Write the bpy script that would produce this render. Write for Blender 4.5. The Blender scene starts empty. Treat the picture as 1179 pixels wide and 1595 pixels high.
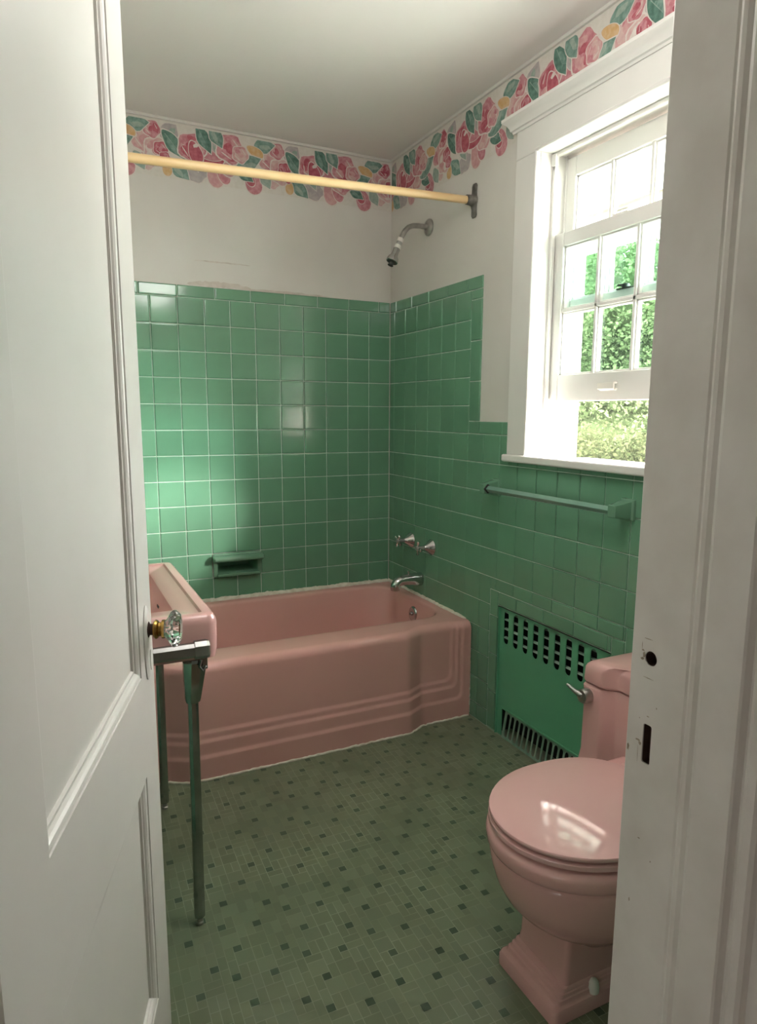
import bpy, bmesh, math, random
from mathutils import Vector, Matrix

C = bpy.context.scene.collection
R = random.Random(7)
PI = math.pi

# ------------------------------------------------------------------ materials
def nt(name):
    m = bpy.data.materials.new(name); m.use_nodes = True
    n = m.node_tree; b = n.nodes['Principled BSDF']
    return m, n, b

def setc(b, col, rough, metal=0.0, spec=0.5, coat=0.0):
    b.inputs['Base Color'].default_value = (*col, 1)
    b.inputs['Roughness'].default_value = rough
    b.inputs['Metallic'].default_value = metal
    b.inputs['Specular IOR Level'].default_value = spec
    b.inputs['Coat Weight'].default_value = coat
    b.inputs['Coat Roughness'].default_value = 0.04

def noise_mat(name, c1, c2, scale, rough, bump=0.0, bscale=40, metal=0.0, spec=0.5, coat=0.0, detail=4, island=0.0, dist=0.002):
    """colour drifting between c1 and c2 with noise; fine bump; optional per-island tone"""
    m, n, b = nt(name); setc(b, c1, rough, metal, spec, coat)
    tc = n.nodes.new('ShaderNodeTexCoord')
    no = n.nodes.new('ShaderNodeTexNoise'); no.inputs['Scale'].default_value = scale; no.inputs['Detail'].default_value = detail
    n.links.new(tc.outputs['Object'], no.inputs['Vector'])
    ra = n.nodes.new('ShaderNodeValToRGB')
    ra.color_ramp.elements[0].position = 0.35; ra.color_ramp.elements[1].position = 0.65
    ra.color_ramp.elements[0].color = (*c1, 1); ra.color_ramp.elements[1].color = (*c2, 1)
    n.links.new(no.outputs['Fac'], ra.inputs['Fac'])
    out = ra.outputs['Color']
    if island:
        g = n.nodes.new('ShaderNodeNewGeometry')
        mr = n.nodes.new('ShaderNodeMapRange'); mr.inputs['To Min'].default_value = 1 - island; mr.inputs['To Max'].default_value = 1 + island
        n.links.new(g.outputs['Random Per Island'], mr.inputs['Value'])
        mx = n.nodes.new('ShaderNodeMix'); mx.data_type = 'RGBA'; mx.blend_type = 'MULTIPLY'; mx.inputs['Factor'].default_value = 1
        n.links.new(out, mx.inputs['A']); n.links.new(mr.outputs['Result'], mx.inputs['B'])
        out = mx.outputs['Result']
    n.links.new(out, b.inputs['Base Color'])
    if bump:
        n2 = n.nodes.new('ShaderNodeTexNoise'); n2.inputs['Scale'].default_value = bscale; n2.inputs['Detail'].default_value = 3
        n.links.new(tc.outputs['Object'], n2.inputs['Vector'])
        bp = n.nodes.new('ShaderNodeBump'); bp.inputs['Strength'].default_value = bump; bp.inputs['Distance'].default_value = dist
        n.links.new(n2.outputs['Fac'], bp.inputs['Height']); n.links.new(bp.outputs['Normal'], b.inputs['Normal'])
    return m

M = {}
M['plaster'] = noise_mat('plaster', (.62, .60, .56), (.66, .64, .60), 3, .55, .12, 14)
M['ceiling'] = noise_mat('ceiling_paint', (.80, .785, .76), (.83, .815, .79), 2, .7, .08, 18)
M['old_plaster'] = noise_mat('bare_plaster', (.50, .45, .40), (.60, .55, .50), 30, .85, .5, 60)
M['tile'] = noise_mat('glazed_green_tile', (.126, .280, .178), (.138, .300, .190), 6, .11, .05, 30, spec=.55, island=.05, dist=.001)
M['grout'] = noise_mat('pale_grout', (.56, .68, .58), (.50, .62, .53), 25, .8)
M['pink'] = noise_mat('pink_enamel', (.66, .365, .330), (.68, .385, .350), 3, .12, .02, 9, spec=.5, dist=.001)
M['pinkc'] = noise_mat('pink_china', (.68, .395, .375), (.70, .415, .393), 3, .10, .0, 9, spec=.55)
M['pinkseat'] = noise_mat('pink_seat_plastic', (.69, .425, .410), (.71, .440, .425), 3, .07, .0, 9, spec=.5)
M['paint'] = noise_mat('white_gloss_paint', (.70, .69, .66), (.74, .73, .70), 4, .32, .10, 25, spec=.5, dist=.001)
M['jambpaint'] = noise_mat('worn_white_paint', (.60, .575, .53), (.69, .67, .63), 9, .45, .45, 22, dist=.002)
M['chip'] = noise_mat('paint_chips', (.20, .16, .11), (.42, .36, .28), 90, .8)
M['hole'] = noise_mat('raw_dark_wood', (.035, .015, .010), (.06, .03, .02), 40, .8)
M['chrome'] = noise_mat('chrome', (.62, .62, .61), (.55, .55, .54), 8, .10, metal=1.0)
M['nickel'] = noise_mat('dull_nickel', (.50, .49, .47), (.38, .375, .36), 40, .32, .2, 60, metal=1.0)
M['iron'] = noise_mat('tarnished_bracket_metal', (.17, .16, .145), (.27, .26, .24), 50, .5, .5, 70, metal=.75)
M['legchrome'] = noise_mat('aged_chrome', (.44, .46, .45), (.32, .34, .335), 14, .16, .15, 50, metal=1.0)
M['alu'] = noise_mat('satin_bar_metal', (.40, .40, .39), (.33, .33, .32), 14, .36, metal=1.0)
M['brass'] = noise_mat('old_brass', (.50, .32, .09), (.34, .20, .05), 30, .25, metal=1.0)
M['rod'] = noise_mat('cream_yellow_rod', (.70, .49, .25), (.74, .54, .30), 5, .30)
M['whiteplastic'] = noise_mat('white_plastic', (.72, .70, .64), (.76, .74, .68), 10, .35)
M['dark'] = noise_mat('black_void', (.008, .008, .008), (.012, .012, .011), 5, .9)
M['darkmetal'] = noise_mat('dark_duct_metal', (.020, .026, .023), (.03, .036, .03), 9, .6)
M['grille'] = noise_mat('green_painted_metal', (.100, .345, .198), (.112, .370, .214), 4, .36, .12, 14)
M['louvre'] = noise_mat('pale_green_slat', (.34, .50, .40), (.40, .55, .45), 9, .5)
M['lowgrille'] = noise_mat('worn_grey_green_metal', (.14, .27, .19), (.24, .35, .27), 26, .5)
M['ceramic'] = noise_mat('green_ceramic', (.135, .275, .182), (.15, .295, .20), 7, .14, spec=.55)
M['barglass'] = noise_mat('grey_green_bar', (.17, .315, .25), (.20, .35, .285), 7, .16, spec=.6)
M['caulk'] = noise_mat('lumpy_caulk', (.60, .54, .45), (.74, .70, .62), 45, .75, .8, 60)
M['soffit'] = noise_mat('white_soffit_paint', (.78, .76, .72), (.80, .78, .74), 3, .6)
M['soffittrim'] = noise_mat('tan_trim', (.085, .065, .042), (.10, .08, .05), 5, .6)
M['screenframe'] = noise_mat('white_metal_frame', (.78, .78, .78), (.80, .80, .80), 3, .4)
M['track'] = noise_mat('grey_track', (.035, .032, .034), (.05, .045, .048), 9, .6)
M['bark'] = noise_mat('bark', (.06, .045, .03), (.10, .075, .05), 20, .9, .6, 30)
M['paleground'] = noise_mat('bounce_ground', (.62, .54, .50), (.70, .62, .58), 30, .9)  # unseen ground, made pale to bounce light up into the room
M['siding'] = noise_mat('white_siding', (.72, .72, .70), (.76, .76, .74), 3, .6)
M['hallfloor'] = noise_mat('hall_wood_floor', (.20, .12, .06), (.28, .17, .09), 6, .4)
# floor mosaic tones
M['fl0'] = noise_mat('mosaic_green', (.160, .186, .116), (.180, .208, .130), 5, .30, spec=.45, island=.10)
M['fl1'] = noise_mat('mosaic_dark_green', (.052, .084, .048), (.060, .094, .054), 5, .30, spec=.45, island=.12)
M['fl2'] = noise_mat('mosaic_grey_green', (.168, .200, .128), (.186, .218, .142), 5, .30, spec=.45, island=.10)
M['flg'] = noise_mat('mosaic_grout', (.18, .205, .135), (.34, .38, .28), 5, .7, detail=2)

def flower_mat(name, c1, c2):
    return noise_mat('print_' + name, c1, c2, 70, .6, detail=3)
FL = {
    'paper': flower_mat('paper', (.60, .575, .52), (.64, .615, .565)),
    'white': flower_mat('white', (.66, .62, .58), (.60, .54, .50)),
    'rose': flower_mat('rose', (.55, .27, .29), (.43, .15, .18)),
    'deep': flower_mat('deep_rose', (.34, .055, .085), (.46, .12, .15)),
    'pale': flower_mat('pale_rose', (.58, .35, .34), (.50, .25, .26)),
    'blush': flower_mat('blush', (.60, .44, .41), (.54, .33, .33)),
    'leaf': flower_mat('leaf', (.11, .21, .17), (.22, .34, .29)),
    'leafd': flower_mat('dark_leaf', (.055, .135, .105), (.12, .24, .19)),
    'leafl': flower_mat('pale_leaf', (.24, .33, .28), (.33, .40, .35)),
    'mauve': flower_mat('mauve', (.36, .32, .33), (.44, .40, .39)),
    'gold': flower_mat('gold', (.55, .33, .13), (.60, .42, .24)),
}

def glass_mat(name, tint, refl=1.0):
    m = bpy.data.materials.new(name); m.use_nodes = True; n = m.node_tree; n.nodes.clear()
    o = n.nodes.new('ShaderNodeOutputMaterial'); mx = n.nodes.new('ShaderNodeMixShader')
    t = n.nodes.new('ShaderNodeBsdfTransparent'); t.inputs['Color'].default_value = (*tint, 1)
    g = n.nodes.new('ShaderNodeBsdfGlossy'); g.inputs['Roughness'].default_value = .02
    lw = n.nodes.new('ShaderNodeLayerWeight'); lw.inputs['Blend'].default_value = .5
    p = n.nodes.new('ShaderNodeMath'); p.operation = 'POWER'; p.inputs[1].default_value = 5; n.links.new(lw.outputs['Facing'], p.inputs[0])
    f = n.nodes.new('ShaderNodeMapRange'); f.inputs['To Min'].default_value = .03; f.inputs['To Max'].default_value = .9; n.links.new(p.outputs[0], f.inputs['Value'])
    n.links.new(f.outputs[0], mx.inputs[0]); n.links.new(t.outputs[0], mx.inputs[1]); n.links.new(g.outputs[0], mx.inputs[2])
    n.links.new(mx.outputs[0], o.inputs['Surface']); return m
M['pane'] = glass_mat('window_glass', (.76, .85, .83))
def screen_mat():
    m = bpy.data.materials.new('insect_screen'); m.use_nodes = True; n = m.node_tree; n.nodes.clear()
    o = n.nodes.new('ShaderNodeOutputMaterial'); mx = n.nodes.new('ShaderNodeMixShader'); mx.inputs[0].default_value = .05
    t = n.nodes.new('ShaderNodeBsdfTransparent')
    d = n.nodes.new('ShaderNodeBsdfTranslucent'); d.inputs['Color'].default_value = (.02, .02, .02, 1)
    n.links.new(t.outputs[0], mx.inputs[1]); n.links.new(d.outputs[0], mx.inputs[2]); n.links.new(mx.outputs[0], o.inputs['Surface']); return m
M['screen'] = screen_mat()
def knob_glass():
    m, n, b = nt('clear_knob_glass'); setc(b, (.97, 1, .99), .02)
    b.inputs['Transmission Weight'].default_value = 1; b.inputs['IOR'].default_value = 1.5; return m
M['knobglass'] = knob_glass()
def leaf_mat(name, c1, c2):
    m = bpy.data.materials.new(name); m.use_nodes = True; n = m.node_tree; n.nodes.clear()
    o = n.nodes.new('ShaderNodeOutputMaterial'); mx = n.nodes.new('ShaderNodeMixShader'); mx.inputs[0].default_value = .45
    d = n.nodes.new('ShaderNodeBsdfDiffuse'); t = n.nodes.new('ShaderNodeBsdfTranslucent')
    g = n.nodes.new('ShaderNodeNewGeometry'); r = n.nodes.new('ShaderNodeValToRGB')
    r.color_ramp.elements[0].color = (*c1, 1); r.color_ramp.elements[1].color = (*c2, 1)
    n.links.new(g.outputs['Random Per Island'], r.inputs[0])
    n.links.new(r.outputs[0], d.inputs['Color']); n.links.new(r.outputs[0], t.inputs['Color'])
    n.links.new(d.outputs[0], mx.inputs[1]); n.links.new(t.outputs[0], mx.inputs[2]); n.links.new(mx.outputs[0], o.inputs['Surface']); return m
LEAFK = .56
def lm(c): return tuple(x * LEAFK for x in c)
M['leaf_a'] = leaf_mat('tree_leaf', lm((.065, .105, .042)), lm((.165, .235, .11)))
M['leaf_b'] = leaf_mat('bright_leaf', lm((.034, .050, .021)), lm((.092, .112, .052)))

# ------------------------------------------------------------------ mesh helpers
def box(bm, a, b, mi=0):
    x0, y0, z0 = (min(a[i], b[i]) for i in range(3)); x1, y1, z1 = (max(a[i], b[i]) for i in range(3))
    v = [bm.verts.new(p) for p in ((x0,y0,z0),(x1,y0,z0),(x1,y1,z0),(x0,y1,z0),(x0,y0,z1),(x1,y0,z1),(x1,y1,z1),(x0,y1,z1))]
    for q in ((0,3,2,1),(4,5,6,7),(0,1,5,4),(1,2,6,5),(2,3,7,6),(3,0,4,7)):
        f = bm.faces.new([v[i] for i in q]); f.material_index = mi
    return v

def loft(bm, rings, cap0=True, cap1=True, close=True, mi=0):
    vs = [[bm.verts.new(p) for p in r] for r in rings]
    n = len(rings[0])
    for a, b in zip(vs, vs[1:]):
        for i in range(n if close else n - 1):
            j = (i + 1) % n
            f = bm.faces.new((a[i], a[j], b[j], b[i])); f.material_index = mi
    if cap0:
        f = bm.faces.new(list(reversed(vs[0]))); f.material_index = mi
    if cap1:
        f = bm.faces.new(vs[-1]); f.material_index = mi
    return vs

def frame(d):
    d = d.normalized(); u = Vector((0, 0, 1)) if abs(d.z) < .95 else Vector((1, 0, 0))
    a = d.cross(u).normalized(); b = d.cross(a).normalized(); return a, b

def tube(bm, pts, r, n=16, mi=0, cap=True, phase=0.0):
    pts = [Vector(p) for p in pts]; rs = r if isinstance(r, (list, tuple)) else [r] * len(pts)
    rings = []; a0 = None
    for i, p in enumerate(pts):
        d = (pts[min(i + 1, len(pts) - 1)] - pts[max(i - 1, 0)])
        a, b = frame(d)
        if a0 is not None:
            a = (a0 - d.normalized() * a0.dot(d.normalized())).normalized(); b = d.normalized().cross(a).normalized()
        else:
            b = d.normalized().cross(a).normalized()
        a0 = a
        rings.append([p + (a * math.cos(2*PI*k/n + phase) + b * math.sin(2*PI*k/n + phase)) * rs[i] for k in range(n)])
    return loft(bm, rings, cap, cap, True, mi)

def lathe(bm, origin, axis, prof, n=28, mi=0, flute=None):
    """prof: list of (distance along axis, radius)"""
    o = Vector(origin); d = Vector(axis).normalized(); a, b = frame(d); b = d.cross(a).normalized()
    rings = []
    for t, r in prof:
        ring = []
        for k in range(n):
            w = 2 * PI * k / n; rr = r * (1 + (flute(w, t) if flute else 0))
            ring.append(o + d * t + (a * math.cos(w) + b * math.sin(w)) * rr)
        rings.append(ring)
    return loft(bm, rings, True, True, True, mi)

def rrect(x0, x1, y0, y1, r, n=8):
    """rounded rectangle points, counter clockwise, list of (x,y)"""
    out = []
    for cx, cy, s in ((x1 - r, y0 + r, -PI/2), (x1 - r, y1 - r, 0), (x0 + r, y1 - r, PI/2), (x0 + r, y0 + r, PI)):
        for k in range(n + 1):
            w = s + PI / 2 * k / n; out.append((cx + r * math.cos(w), cy + r * math.sin(w)))
    return out

def obj(name, bm, mats, parent=None, loc=None, smooth=None, bevel=0, kind=None, label=None, seg=2):
    bmesh.ops.recalc_face_normals(bm, faces=bm.faces[:])
    if smooth is not None:
        for f in bm.faces: f.smooth = True
        lim = math.radians(smooth)
        for e in bm.edges:
            if len(e.link_faces) == 2 and e.calc_face_angle(0) > lim: e.smooth = False
    org = Vector((0, 0, 0))
    if parent is not None: org = Vector(parent['org'])
    elif loc is not None: org = Vector(loc)
    bm.transform(Matrix.Translation(-org))
    me = bpy.data.meshes.new(name); bm.to_mesh(me); bm.free()
    for m in (mats if isinstance(mats, list) else [mats]): me.materials.append(m)
    o = bpy.data.objects.new(name, me); C.objects.link(o)
    if parent is not None: o.parent = parent
    else: o.location = org
    o['org'] = tuple(org)
    if bevel:
        b = o.modifiers.new('bevel', 'BEVEL'); b.width = bevel; b.segments = seg; b.limit_method = 'ANGLE'; b.angle_limit = math.radians(40)
        b.harden_normals = False
        for p in me.polygons: p.use_smooth = False
    if kind: o['kind'] = kind
    if label: o['label'] = label
    return o

def thing(name, loc, label, cat, group=None):
    o = bpy.data.objects.new(name, None); C.objects.link(o); o.location = loc; o['org'] = tuple(loc)
    o.empty_display_size = .05
    o['label'] = label; o['category'] = cat
    if group: o['group'] = group
    return o
def struct(name, loc=(0, 0, 0)):
    o = bpy.data.objects.new(name, None); C.objects.link(o); o.location = loc; o['org'] = tuple(loc); o['kind'] = 'structure'; return o
def tag(o, label, cat, group=None):
    o['label'] = label; o['category'] = cat
    if group: o['group'] = group
    return o
NB = bmesh.new

# ------------------------------------------------------------------ dimensions
T = .108                 # wall tile pitch
Z0 = 1.688               # top of the full tile rows
CEIL = 2.362
XL = -1.62               # left wall
YF = -2.43               # front wall, bathroom side
YH = -2.61               # front wall, hall side
S0 = .046                # first sliver on the window wall
JX = -.894               # right door jamb
HX = -1.578              # left door jamb
zrow = lambda j: Z0 - T * j

# ------------------------------------------------------------------ tiling
def subtract(rects, hole):
    hu0, hv0, hu1, hv1 = hole; out = []
    for u0, v0, u1, v1 in rects:
        if u1 <= hu0 or u0 >= hu1 or v1 <= hv0 or v0 >= hv1: out.append((u0, v0, u1, v1)); continue
        if u0 < hu0: out.append((u0, v0, hu0, v1))
        if u1 > hu1: out.append((hu1, v0, u1, v1))
        a, b = max(u0, hu0), min(u1, hu1)
        if v0 < hv0: out.append((a, v0, b, hv0))
        if v1 > hv1: out.append((a, hv1, b, v1))
    return [r for r in out if r[2] - r[0] > .006 and r[3] - r[1] > .006]

def tilefield(bm, P, rects, g=.0017):
    """P(u,v,h) -> point; each rect becomes one softly cushioned tile"""
    for u0, v0, u1, v1 in rects:
        du, dv = R.gauss(0, .0016), R.gauss(0, .0016)
        cu, cv = (u0 + u1) / 2, (v0 + v1) / 2
        rings = []
        for ins, h in ((g, -.004), (g, .0006), (g + .0007, .0020), (g + .0022, .0028), (g + .0045, .0030)):
            a0, b0, a1, b1 = u0 + ins, v0 + ins, u1 - ins, v1 - ins
            if a1 <= a0 or b1 <= b0: break
            rings.append([P(a, b, h + (a - cu) * du + (b - cv) * dv - .003) for a, b in ((a0, b0), (a1, b0), (a1, b1), (a0, b1))])
        vs = [[bm.verts.new(p) for p in r] for r in rings]
        for A, B in zip(vs, vs[1:]):
            for i in range(4):
                j = (i + 1) % 4; bm.faces.new((A[i], A[j], B[j], B[i]))
        bm.faces.new(vs[-1])

def groutplane(bm, P, rects, h=-.0042):
    for u0, v0, u1, v1 in rects:
        f = bm.faces.new([bm.verts.new(P(a, b, h)) for a, b in ((u0, v0), (u1, v0), (u1, v1), (u0, v1))]); f.material_index = 1

def strips(u0, u1, step, off=0.0):
    out = []; u = u0; nxt = u0 + off if off else u0 + step
    while u < u1 - 1e-6:
        e = min(nxt, u1); out.append((u, e)); u = e; nxt = e + step
    return out

def shade_tiles(bm):
    for f in bm.faces: f.smooth = False

PB = lambda u, v, h: Vector((-u, -h, v))            # back wall, u from the corner
PR = lambda u, v, h: Vector((-h, -u, v))            # window wall, u from the corner
PL = lambda u, v, h: Vector((XL + h, -u, v))        # left wall
PF = lambda u, v, h: Vector((-u, YF + h, v))        # front wall

# ------------------------------------------------------------------ shell
b = NB(); box(b, (-2.6, -4.4, -.1), (.2, .2, -.0012)); obj('floor', b, M['flg'], kind='structure')

# floor mosaic: an 8 x 8 unit block with four dark squares, filled with small slabs
U = .0201
dark = [(5, 0), (3, 2), (6, 4), (1, 7)]
def mosaic_block():
    occ = {}
    out = []
    for d in dark: occ[d] = 1; out.append((d[0], d[1], 1, 1, 1))
    rr = random.Random(11)
    sizes = [(3, 2), (2, 3), (2, 2), (2, 2), (2, 1), (1, 2), (1, 1)]
    for y in range(8):
        for x in range(8):
            if (x, y) in occ: continue
            opts = [s for s in sizes if all(((x + i) % 8, (y + j) % 8) not in occ for i in range(s[0]) for j in range(s[1]))]
            opts2 = [s for s in opts if s[0] * s[1] > 1] or opts
            s = rr.choice(opts2)
            for i in range(s[0]):
                for j in range(s[1]): occ[((x + i) % 8, (y + j) % 8)] = 1
            out.append((x, y, s[0], s[1], 0 if rr.random() < .7 else 2))
    return out
blk = mosaic_block()
b = NB(); ang = math.radians(-1.45); ca, sa = math.cos(ang), math.sin(ang)
ox, oy = -.541 - 5.5 * U, -1.503 - .5 * U
gap = .0008
for I in range(-9, 6):
    for J in range(-8, 12):
        for (x, y, w, h, mi) in blk:
            pts = []
            for px, py in ((x * U + gap, y * U + gap), ((x + w) * U - gap, y * U + gap), ((x + w) * U - gap, (y + h) * U - gap), (x * U + gap, (y + h) * U - gap)):
                px += I * 8 * U; py += J * 8 * U
                pts.append((ox + ca * px - sa * py, oy + sa * px + ca * py))
            cx = sum(p[0] for p in pts) / 4; cy = sum(p[1] for p in pts) / 4
            if not (XL < cx < 0 and YF - .02 < cy < 0): continue
            t1, t2 = R.gauss(0, .002), R.gauss(0, .002)
            vs = [b.verts.new((min(max(px, XL), 0), max(py, YF - .02), -.0004 + (px - cx) * t1 + (py - cy) * t2)) for px, py in pts]
            f = b.faces.new(vs); f.material_index = mi
fl = bpy.data.objects['floor']
obj('mosaic_tile', b, [M['fl0'], M['fl1'], M['fl2']], fl)

b = NB(); box(b, (-2.6, -4.4, CEIL), (.2, .2, CEIL + .1)); obj('ceiling', b, M['ceiling'], kind='structure')

# back wall
b = NB()
xs3 = [XL - .15, -8 * T + .003, -6 * T - .003, .2]; zs3 = [-.05, Z0 - 11 * T + .003, Z0 - 10 * T - .003, CEIL]
for i in range(3):
    for k in range(3): box(b, (xs3[i], .12 if i == k == 1 else .006, zs3[k]), (xs3[i + 1], .2, zs3[k + 1]))
wb = obj('wall_back', b, M['plaster'], kind='structure')
W = -XL
b = NB(); rs = []
dish = (6 * T - .001, zrow(11), 8 * T + .001, zrow(10))
for j in range(0, 13):
    for k in range(0, 15):
        rs.append((k * T, zrow(j + 1), min((k + 1) * T, W), zrow(j)))
rs = [r for r in subtract(rs, dish) if r[3] > .385]
for a, e in strips(0, W, .152, .058): rs.append((a, Z0, e, Z0 + .049))
tilefield(b, PB, rs); groutplane(b, PB, subtract([(0, .30, W, Z0 + .046)], dish))
obj('tile_wainscot', b, [M['tile'], M['grout']], wb)

# flaked plaster patches above the tile on the back wall
b = NB()
def patch(u0, u1, zc, th, seed, up=True):
    rr = random.Random(seed); n = 26; top = []; bot = []
    for i in range(n):
        t = i / (n - 1); u = u0 + (u1 - u0) * t; e = math.sin(PI * t) ** .45
        top.append((u, zc + th * e * (.55 + .45 * rr.random()))); bot.append((u, zc - th * e * (.15 + .35 * rr.random())))
    loop = top + list(reversed(bot))
    f = b.faces.new([b.verts.new((-u, .0056, z)) for u, z in loop])
patch(.66, .93, 1.744, .020, 3); patch(.30, .72, 1.738, .010, 4); patch(.66, .90, 1.838, .005, 5)
obj('bare_plaster_patch', b, M['old_plaster'], wb)

# window wall with openings for the window and the radiator niche
WY0, WY1, WZ0, WZ1 = -1.655, -1.08, 1.06, 2.062
b = NB(); ys = [-4.4, WY0 - .02, -1.51, WY1 + .02, -.93, .2]; zs = [-.05, .51, WZ0, WZ1 + .02, CEIL]
for i in range(5):
    for k in range(4):
        y0, y1, z0, z1 = ys[i], ys[i + 1], zs[k], zs[k + 1]
        yc, zc = (y0 + y1) / 2, (z0 + z1) / 2
        if WY0 - .02 < yc < WY1 + .02 and WZ0 < zc < WZ1 + .02: continue
        if -1.51 < yc < -.93 and zc < .51: box(b, (.09, y0, z0), (.2, y1, z1)); continue
        box(b, (.006, y0, z0), (.2, y1, z1))
bmesh.ops.remove_doubles(b, verts=b.verts[:], dist=1e-5)
wr = obj('wall_right', b, M['plaster'], kind='structure')
b = NB(); rs = []; G = []
cu = [0, S0] + [S0 + T * k for k in range(1, 23)]
D = -YF
win = (.966, 1.058, 1.775, 9); nic = (.874, 0, 1.566, .562)
for k in range(len(cu) - 1):
    u0, u1 = cu[k], min(cu[k + 1], D)
    if u1 <= u0: continue
    for j in range(0, 15):
        if j < 5 and u1 > .70: continue
        rs.append((u0, zrow(j + 1), u1, zrow(j)))
    rs.append((u0, .002, u1, zrow(15)))
rs = subtract(subtract(rs, win), nic)
for a, e in strips(0, .768, .152, .06): rs.append((a, Z0, e, Z0 + .048))
for a, e in strips(0, zrow(0) - zrow(5), .152, .036): rs.append((.6955, zrow(0) - e, .768, zrow(0) - a))
for a, e in strips(.735, .966, .152, .033): rs.append((a, zrow(5), e, zrow(5) + .049))
for a, e in strips(1.775, D, .152): rs.append((a, zrow(5), e, zrow(5) + .049))
for a, e in strips(0, .562, .152, .10): rs.append((.876, max(.562 - e, .002), .929, .562 - a))
for a, e in strips(.93, 1.51, .152, .11): rs.append((a, .512, e, .561))
for a, e in strips(0, .562, .152, .10): rs.append((1.511, max(.562 - e, .002), 1.565, .562 - a))
tilefield(b, PR, rs)
gr = subtract([(0, 0, .766, Z0 + .045), (.766, 0, D, zrow(5) + .046)], (.97, 1.058, 1.77, 9))
groutplane(b, PR, subtract(gr, (.93, 0, 1.51, .51)))
obj('tile_wainscot', b, [M['tile'], M['grout']], wr)

# left wall and front wall
b = NB(); box(b, (XL - .15, YF, -.05), (XL - .006, .006, CEIL)); wl = obj('wall_left', b, M['plaster'], kind='structure')
b = NB(); rs = []
for k in range(23):
    for j in range(5, 16):
        rs.append((k * T, max(zrow(j + 1), .002), min((k + 1) * T, D), zrow(j)))
rs = [r for r in rs if r[2] > r[0] and r[3] > r[1]]
for a, e in strips(0, D, .152): rs.append((a, zrow(5), e, zrow(5) + .049))
tilefield(b, PL, rs); groutplane(b, PL, [(0, 0, D, zrow(5) + .046)])
obj('tile_wainscot', b, [M['tile'], M['grout']], wl)
b = NB()
DH = 2.03
box(b, (JX + .02, YH, -.05), (.006, YF - .006, CEIL)); box(b, (HX - .02, YH, DH + .02), (JX + .02, YF - .006, CEIL)); box(b, (-2.6, YH, -.05), (HX - .02, YF - .006, CEIL))
wf = obj('wall_front', b, M['plaster'], kind='structure')
b = NB(); rs = []
for k in range(8):
    for j in range(5, 16):
        u1 = min((k + 1) * T, -JX - .095)
        rs.append((k * T, max(zrow(j + 1), .002), u1, zrow(j)))
rs = [r for r in rs if r[2] - r[0] > .01 and r[3] > r[1]]
for a, e in strips(0, -JX - .095, .152): rs.append((a, zrow(5), e, zrow(5) + .049))
tilefield(b, PF, rs); groutplane(b, PF, [(0, 0, -JX - .095, zrow(5) + .046)])
obj('tile_wainscot', b, [M['tile'], M['grout']], wf)
# hall behind the camera
b = NB()
for i in range(34):
    y0 = -4.4 + i * .0535; box(b, (-2.6, y0 + .0006, -.004), (.2, min(y0 + .0529, -2.585), .0))
obj('floor_hall', b, M['hallfloor'], kind='structure')
b = NB(); box(b, (-2.7, -4.5, -.1), (.2, -4.4, CEIL)); obj('wall_hall_back', b, M['plaster'], kind='structure')
b = NB(); box(b, (-2.7, -4.4, -.1), (-2.6, YF, CEIL)); obj('wall_hall_left', b, M['plaster'], kind='structure')

# ------------------------------------------------------------------ wallpaper border
MOT = []   # (kind, du, dz, size, angle, aspect, colour)
def m_(kind, dx, dy, s, ang=0, asp=1.0, col='rose'): MOT.append((kind, dx * .00138, -dy * .00130, s * .00138, ang, asp, col))
m_('blob', 5, 74, 34, 10, .75, 'mauve'); m_('blob', 235, 60, 26, 0, .9, 'blush')
m_('petal', 62, 66, 40, -82, .60, 'pale'); m_('petal', 84, 60, 34, -65, .5, 'rose'); m_('petal', 175, 74, 36, -70, .7, 'rose'); m_('petal', 165, 66, 22, -60, .6, 'deep')
m_('leaf', 325, 73, 34, -40, .55, 'leaf'); m_('leaf', 215, 62, 26, -60, .6, 'leafl'); m_('leaf', 150, 56, 30, -30, .5, 'leafd'); m_('petal', 290, 72, 22, -85, .6, 'gold')
m_('leaf', -8, 30, 40, -60, .42, 'leafl'); m_('leaf', 300, -31, 34, 60, .7, 'mauve'); m_('leaf', 335, 10, 26, -50, .5, 'leafl')
m_('rose', 232, -2, 38, 0, 1.0, 'pale'); m_('rose', 262, 30, 34, 0, 1.1, 'blush'); m_('rose', 252, -32, 24, 0, 1.0, 'rose'); m_('rose', 274, 20, 20, 0, 1.0, 'deep')
m_('rose', 285, 44, 16, 0, 1.0, 'deep')
m_('leaf', 312, 3, 46, -48, .42, 'leafd'); m_('leaf', 213, -42, 32, 10, .62, 'leaf'); m_('petal', 183, -18, 28, -25, .52, 'gold'); m_('petal', -25, -10, 24, 80, .6, 'gold')
m_('rose', 100, 36, 34, 0, .9, 'pale'); m_('petal', 50, 22, 42, 12, .6, 'deep'); m_('petal', 56, 14, 34, 10, .45, 'rose')
m_('leaf', 160, 20, 44, 25, .48, 'leaf'); m_('leaf', 66, -8, 22, -60, .5, 'mauve')
m_('rose', 108, -14, 42, 0, 1.0, 'rose'); m_('rose', 138, -2, 24, 0, 1.0, 'pale')
m_('rose', -4, 2, 40, 0, 1.0, 'rose'); m_('petal', 6, 14, 32, -70, .6, 'deep'); m_('blob', 8, -6, 8, 30, .6, 'white')
m_('leaf', 32, -28, 40, -62, .45, 'leafd'); m_('leaf', 68, -42, 32, -60, .58, 'leaf')
FK = list(FL.keys()); FI = {k: i for i, k in enumerate(FK)}
LAYER = [0]
def poly(bm, P, pts, col, h):
    f = bm.faces.new([bm.verts.new(P(u, v, h)) for u, v in pts]); f.material_index = FI[col]
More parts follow.
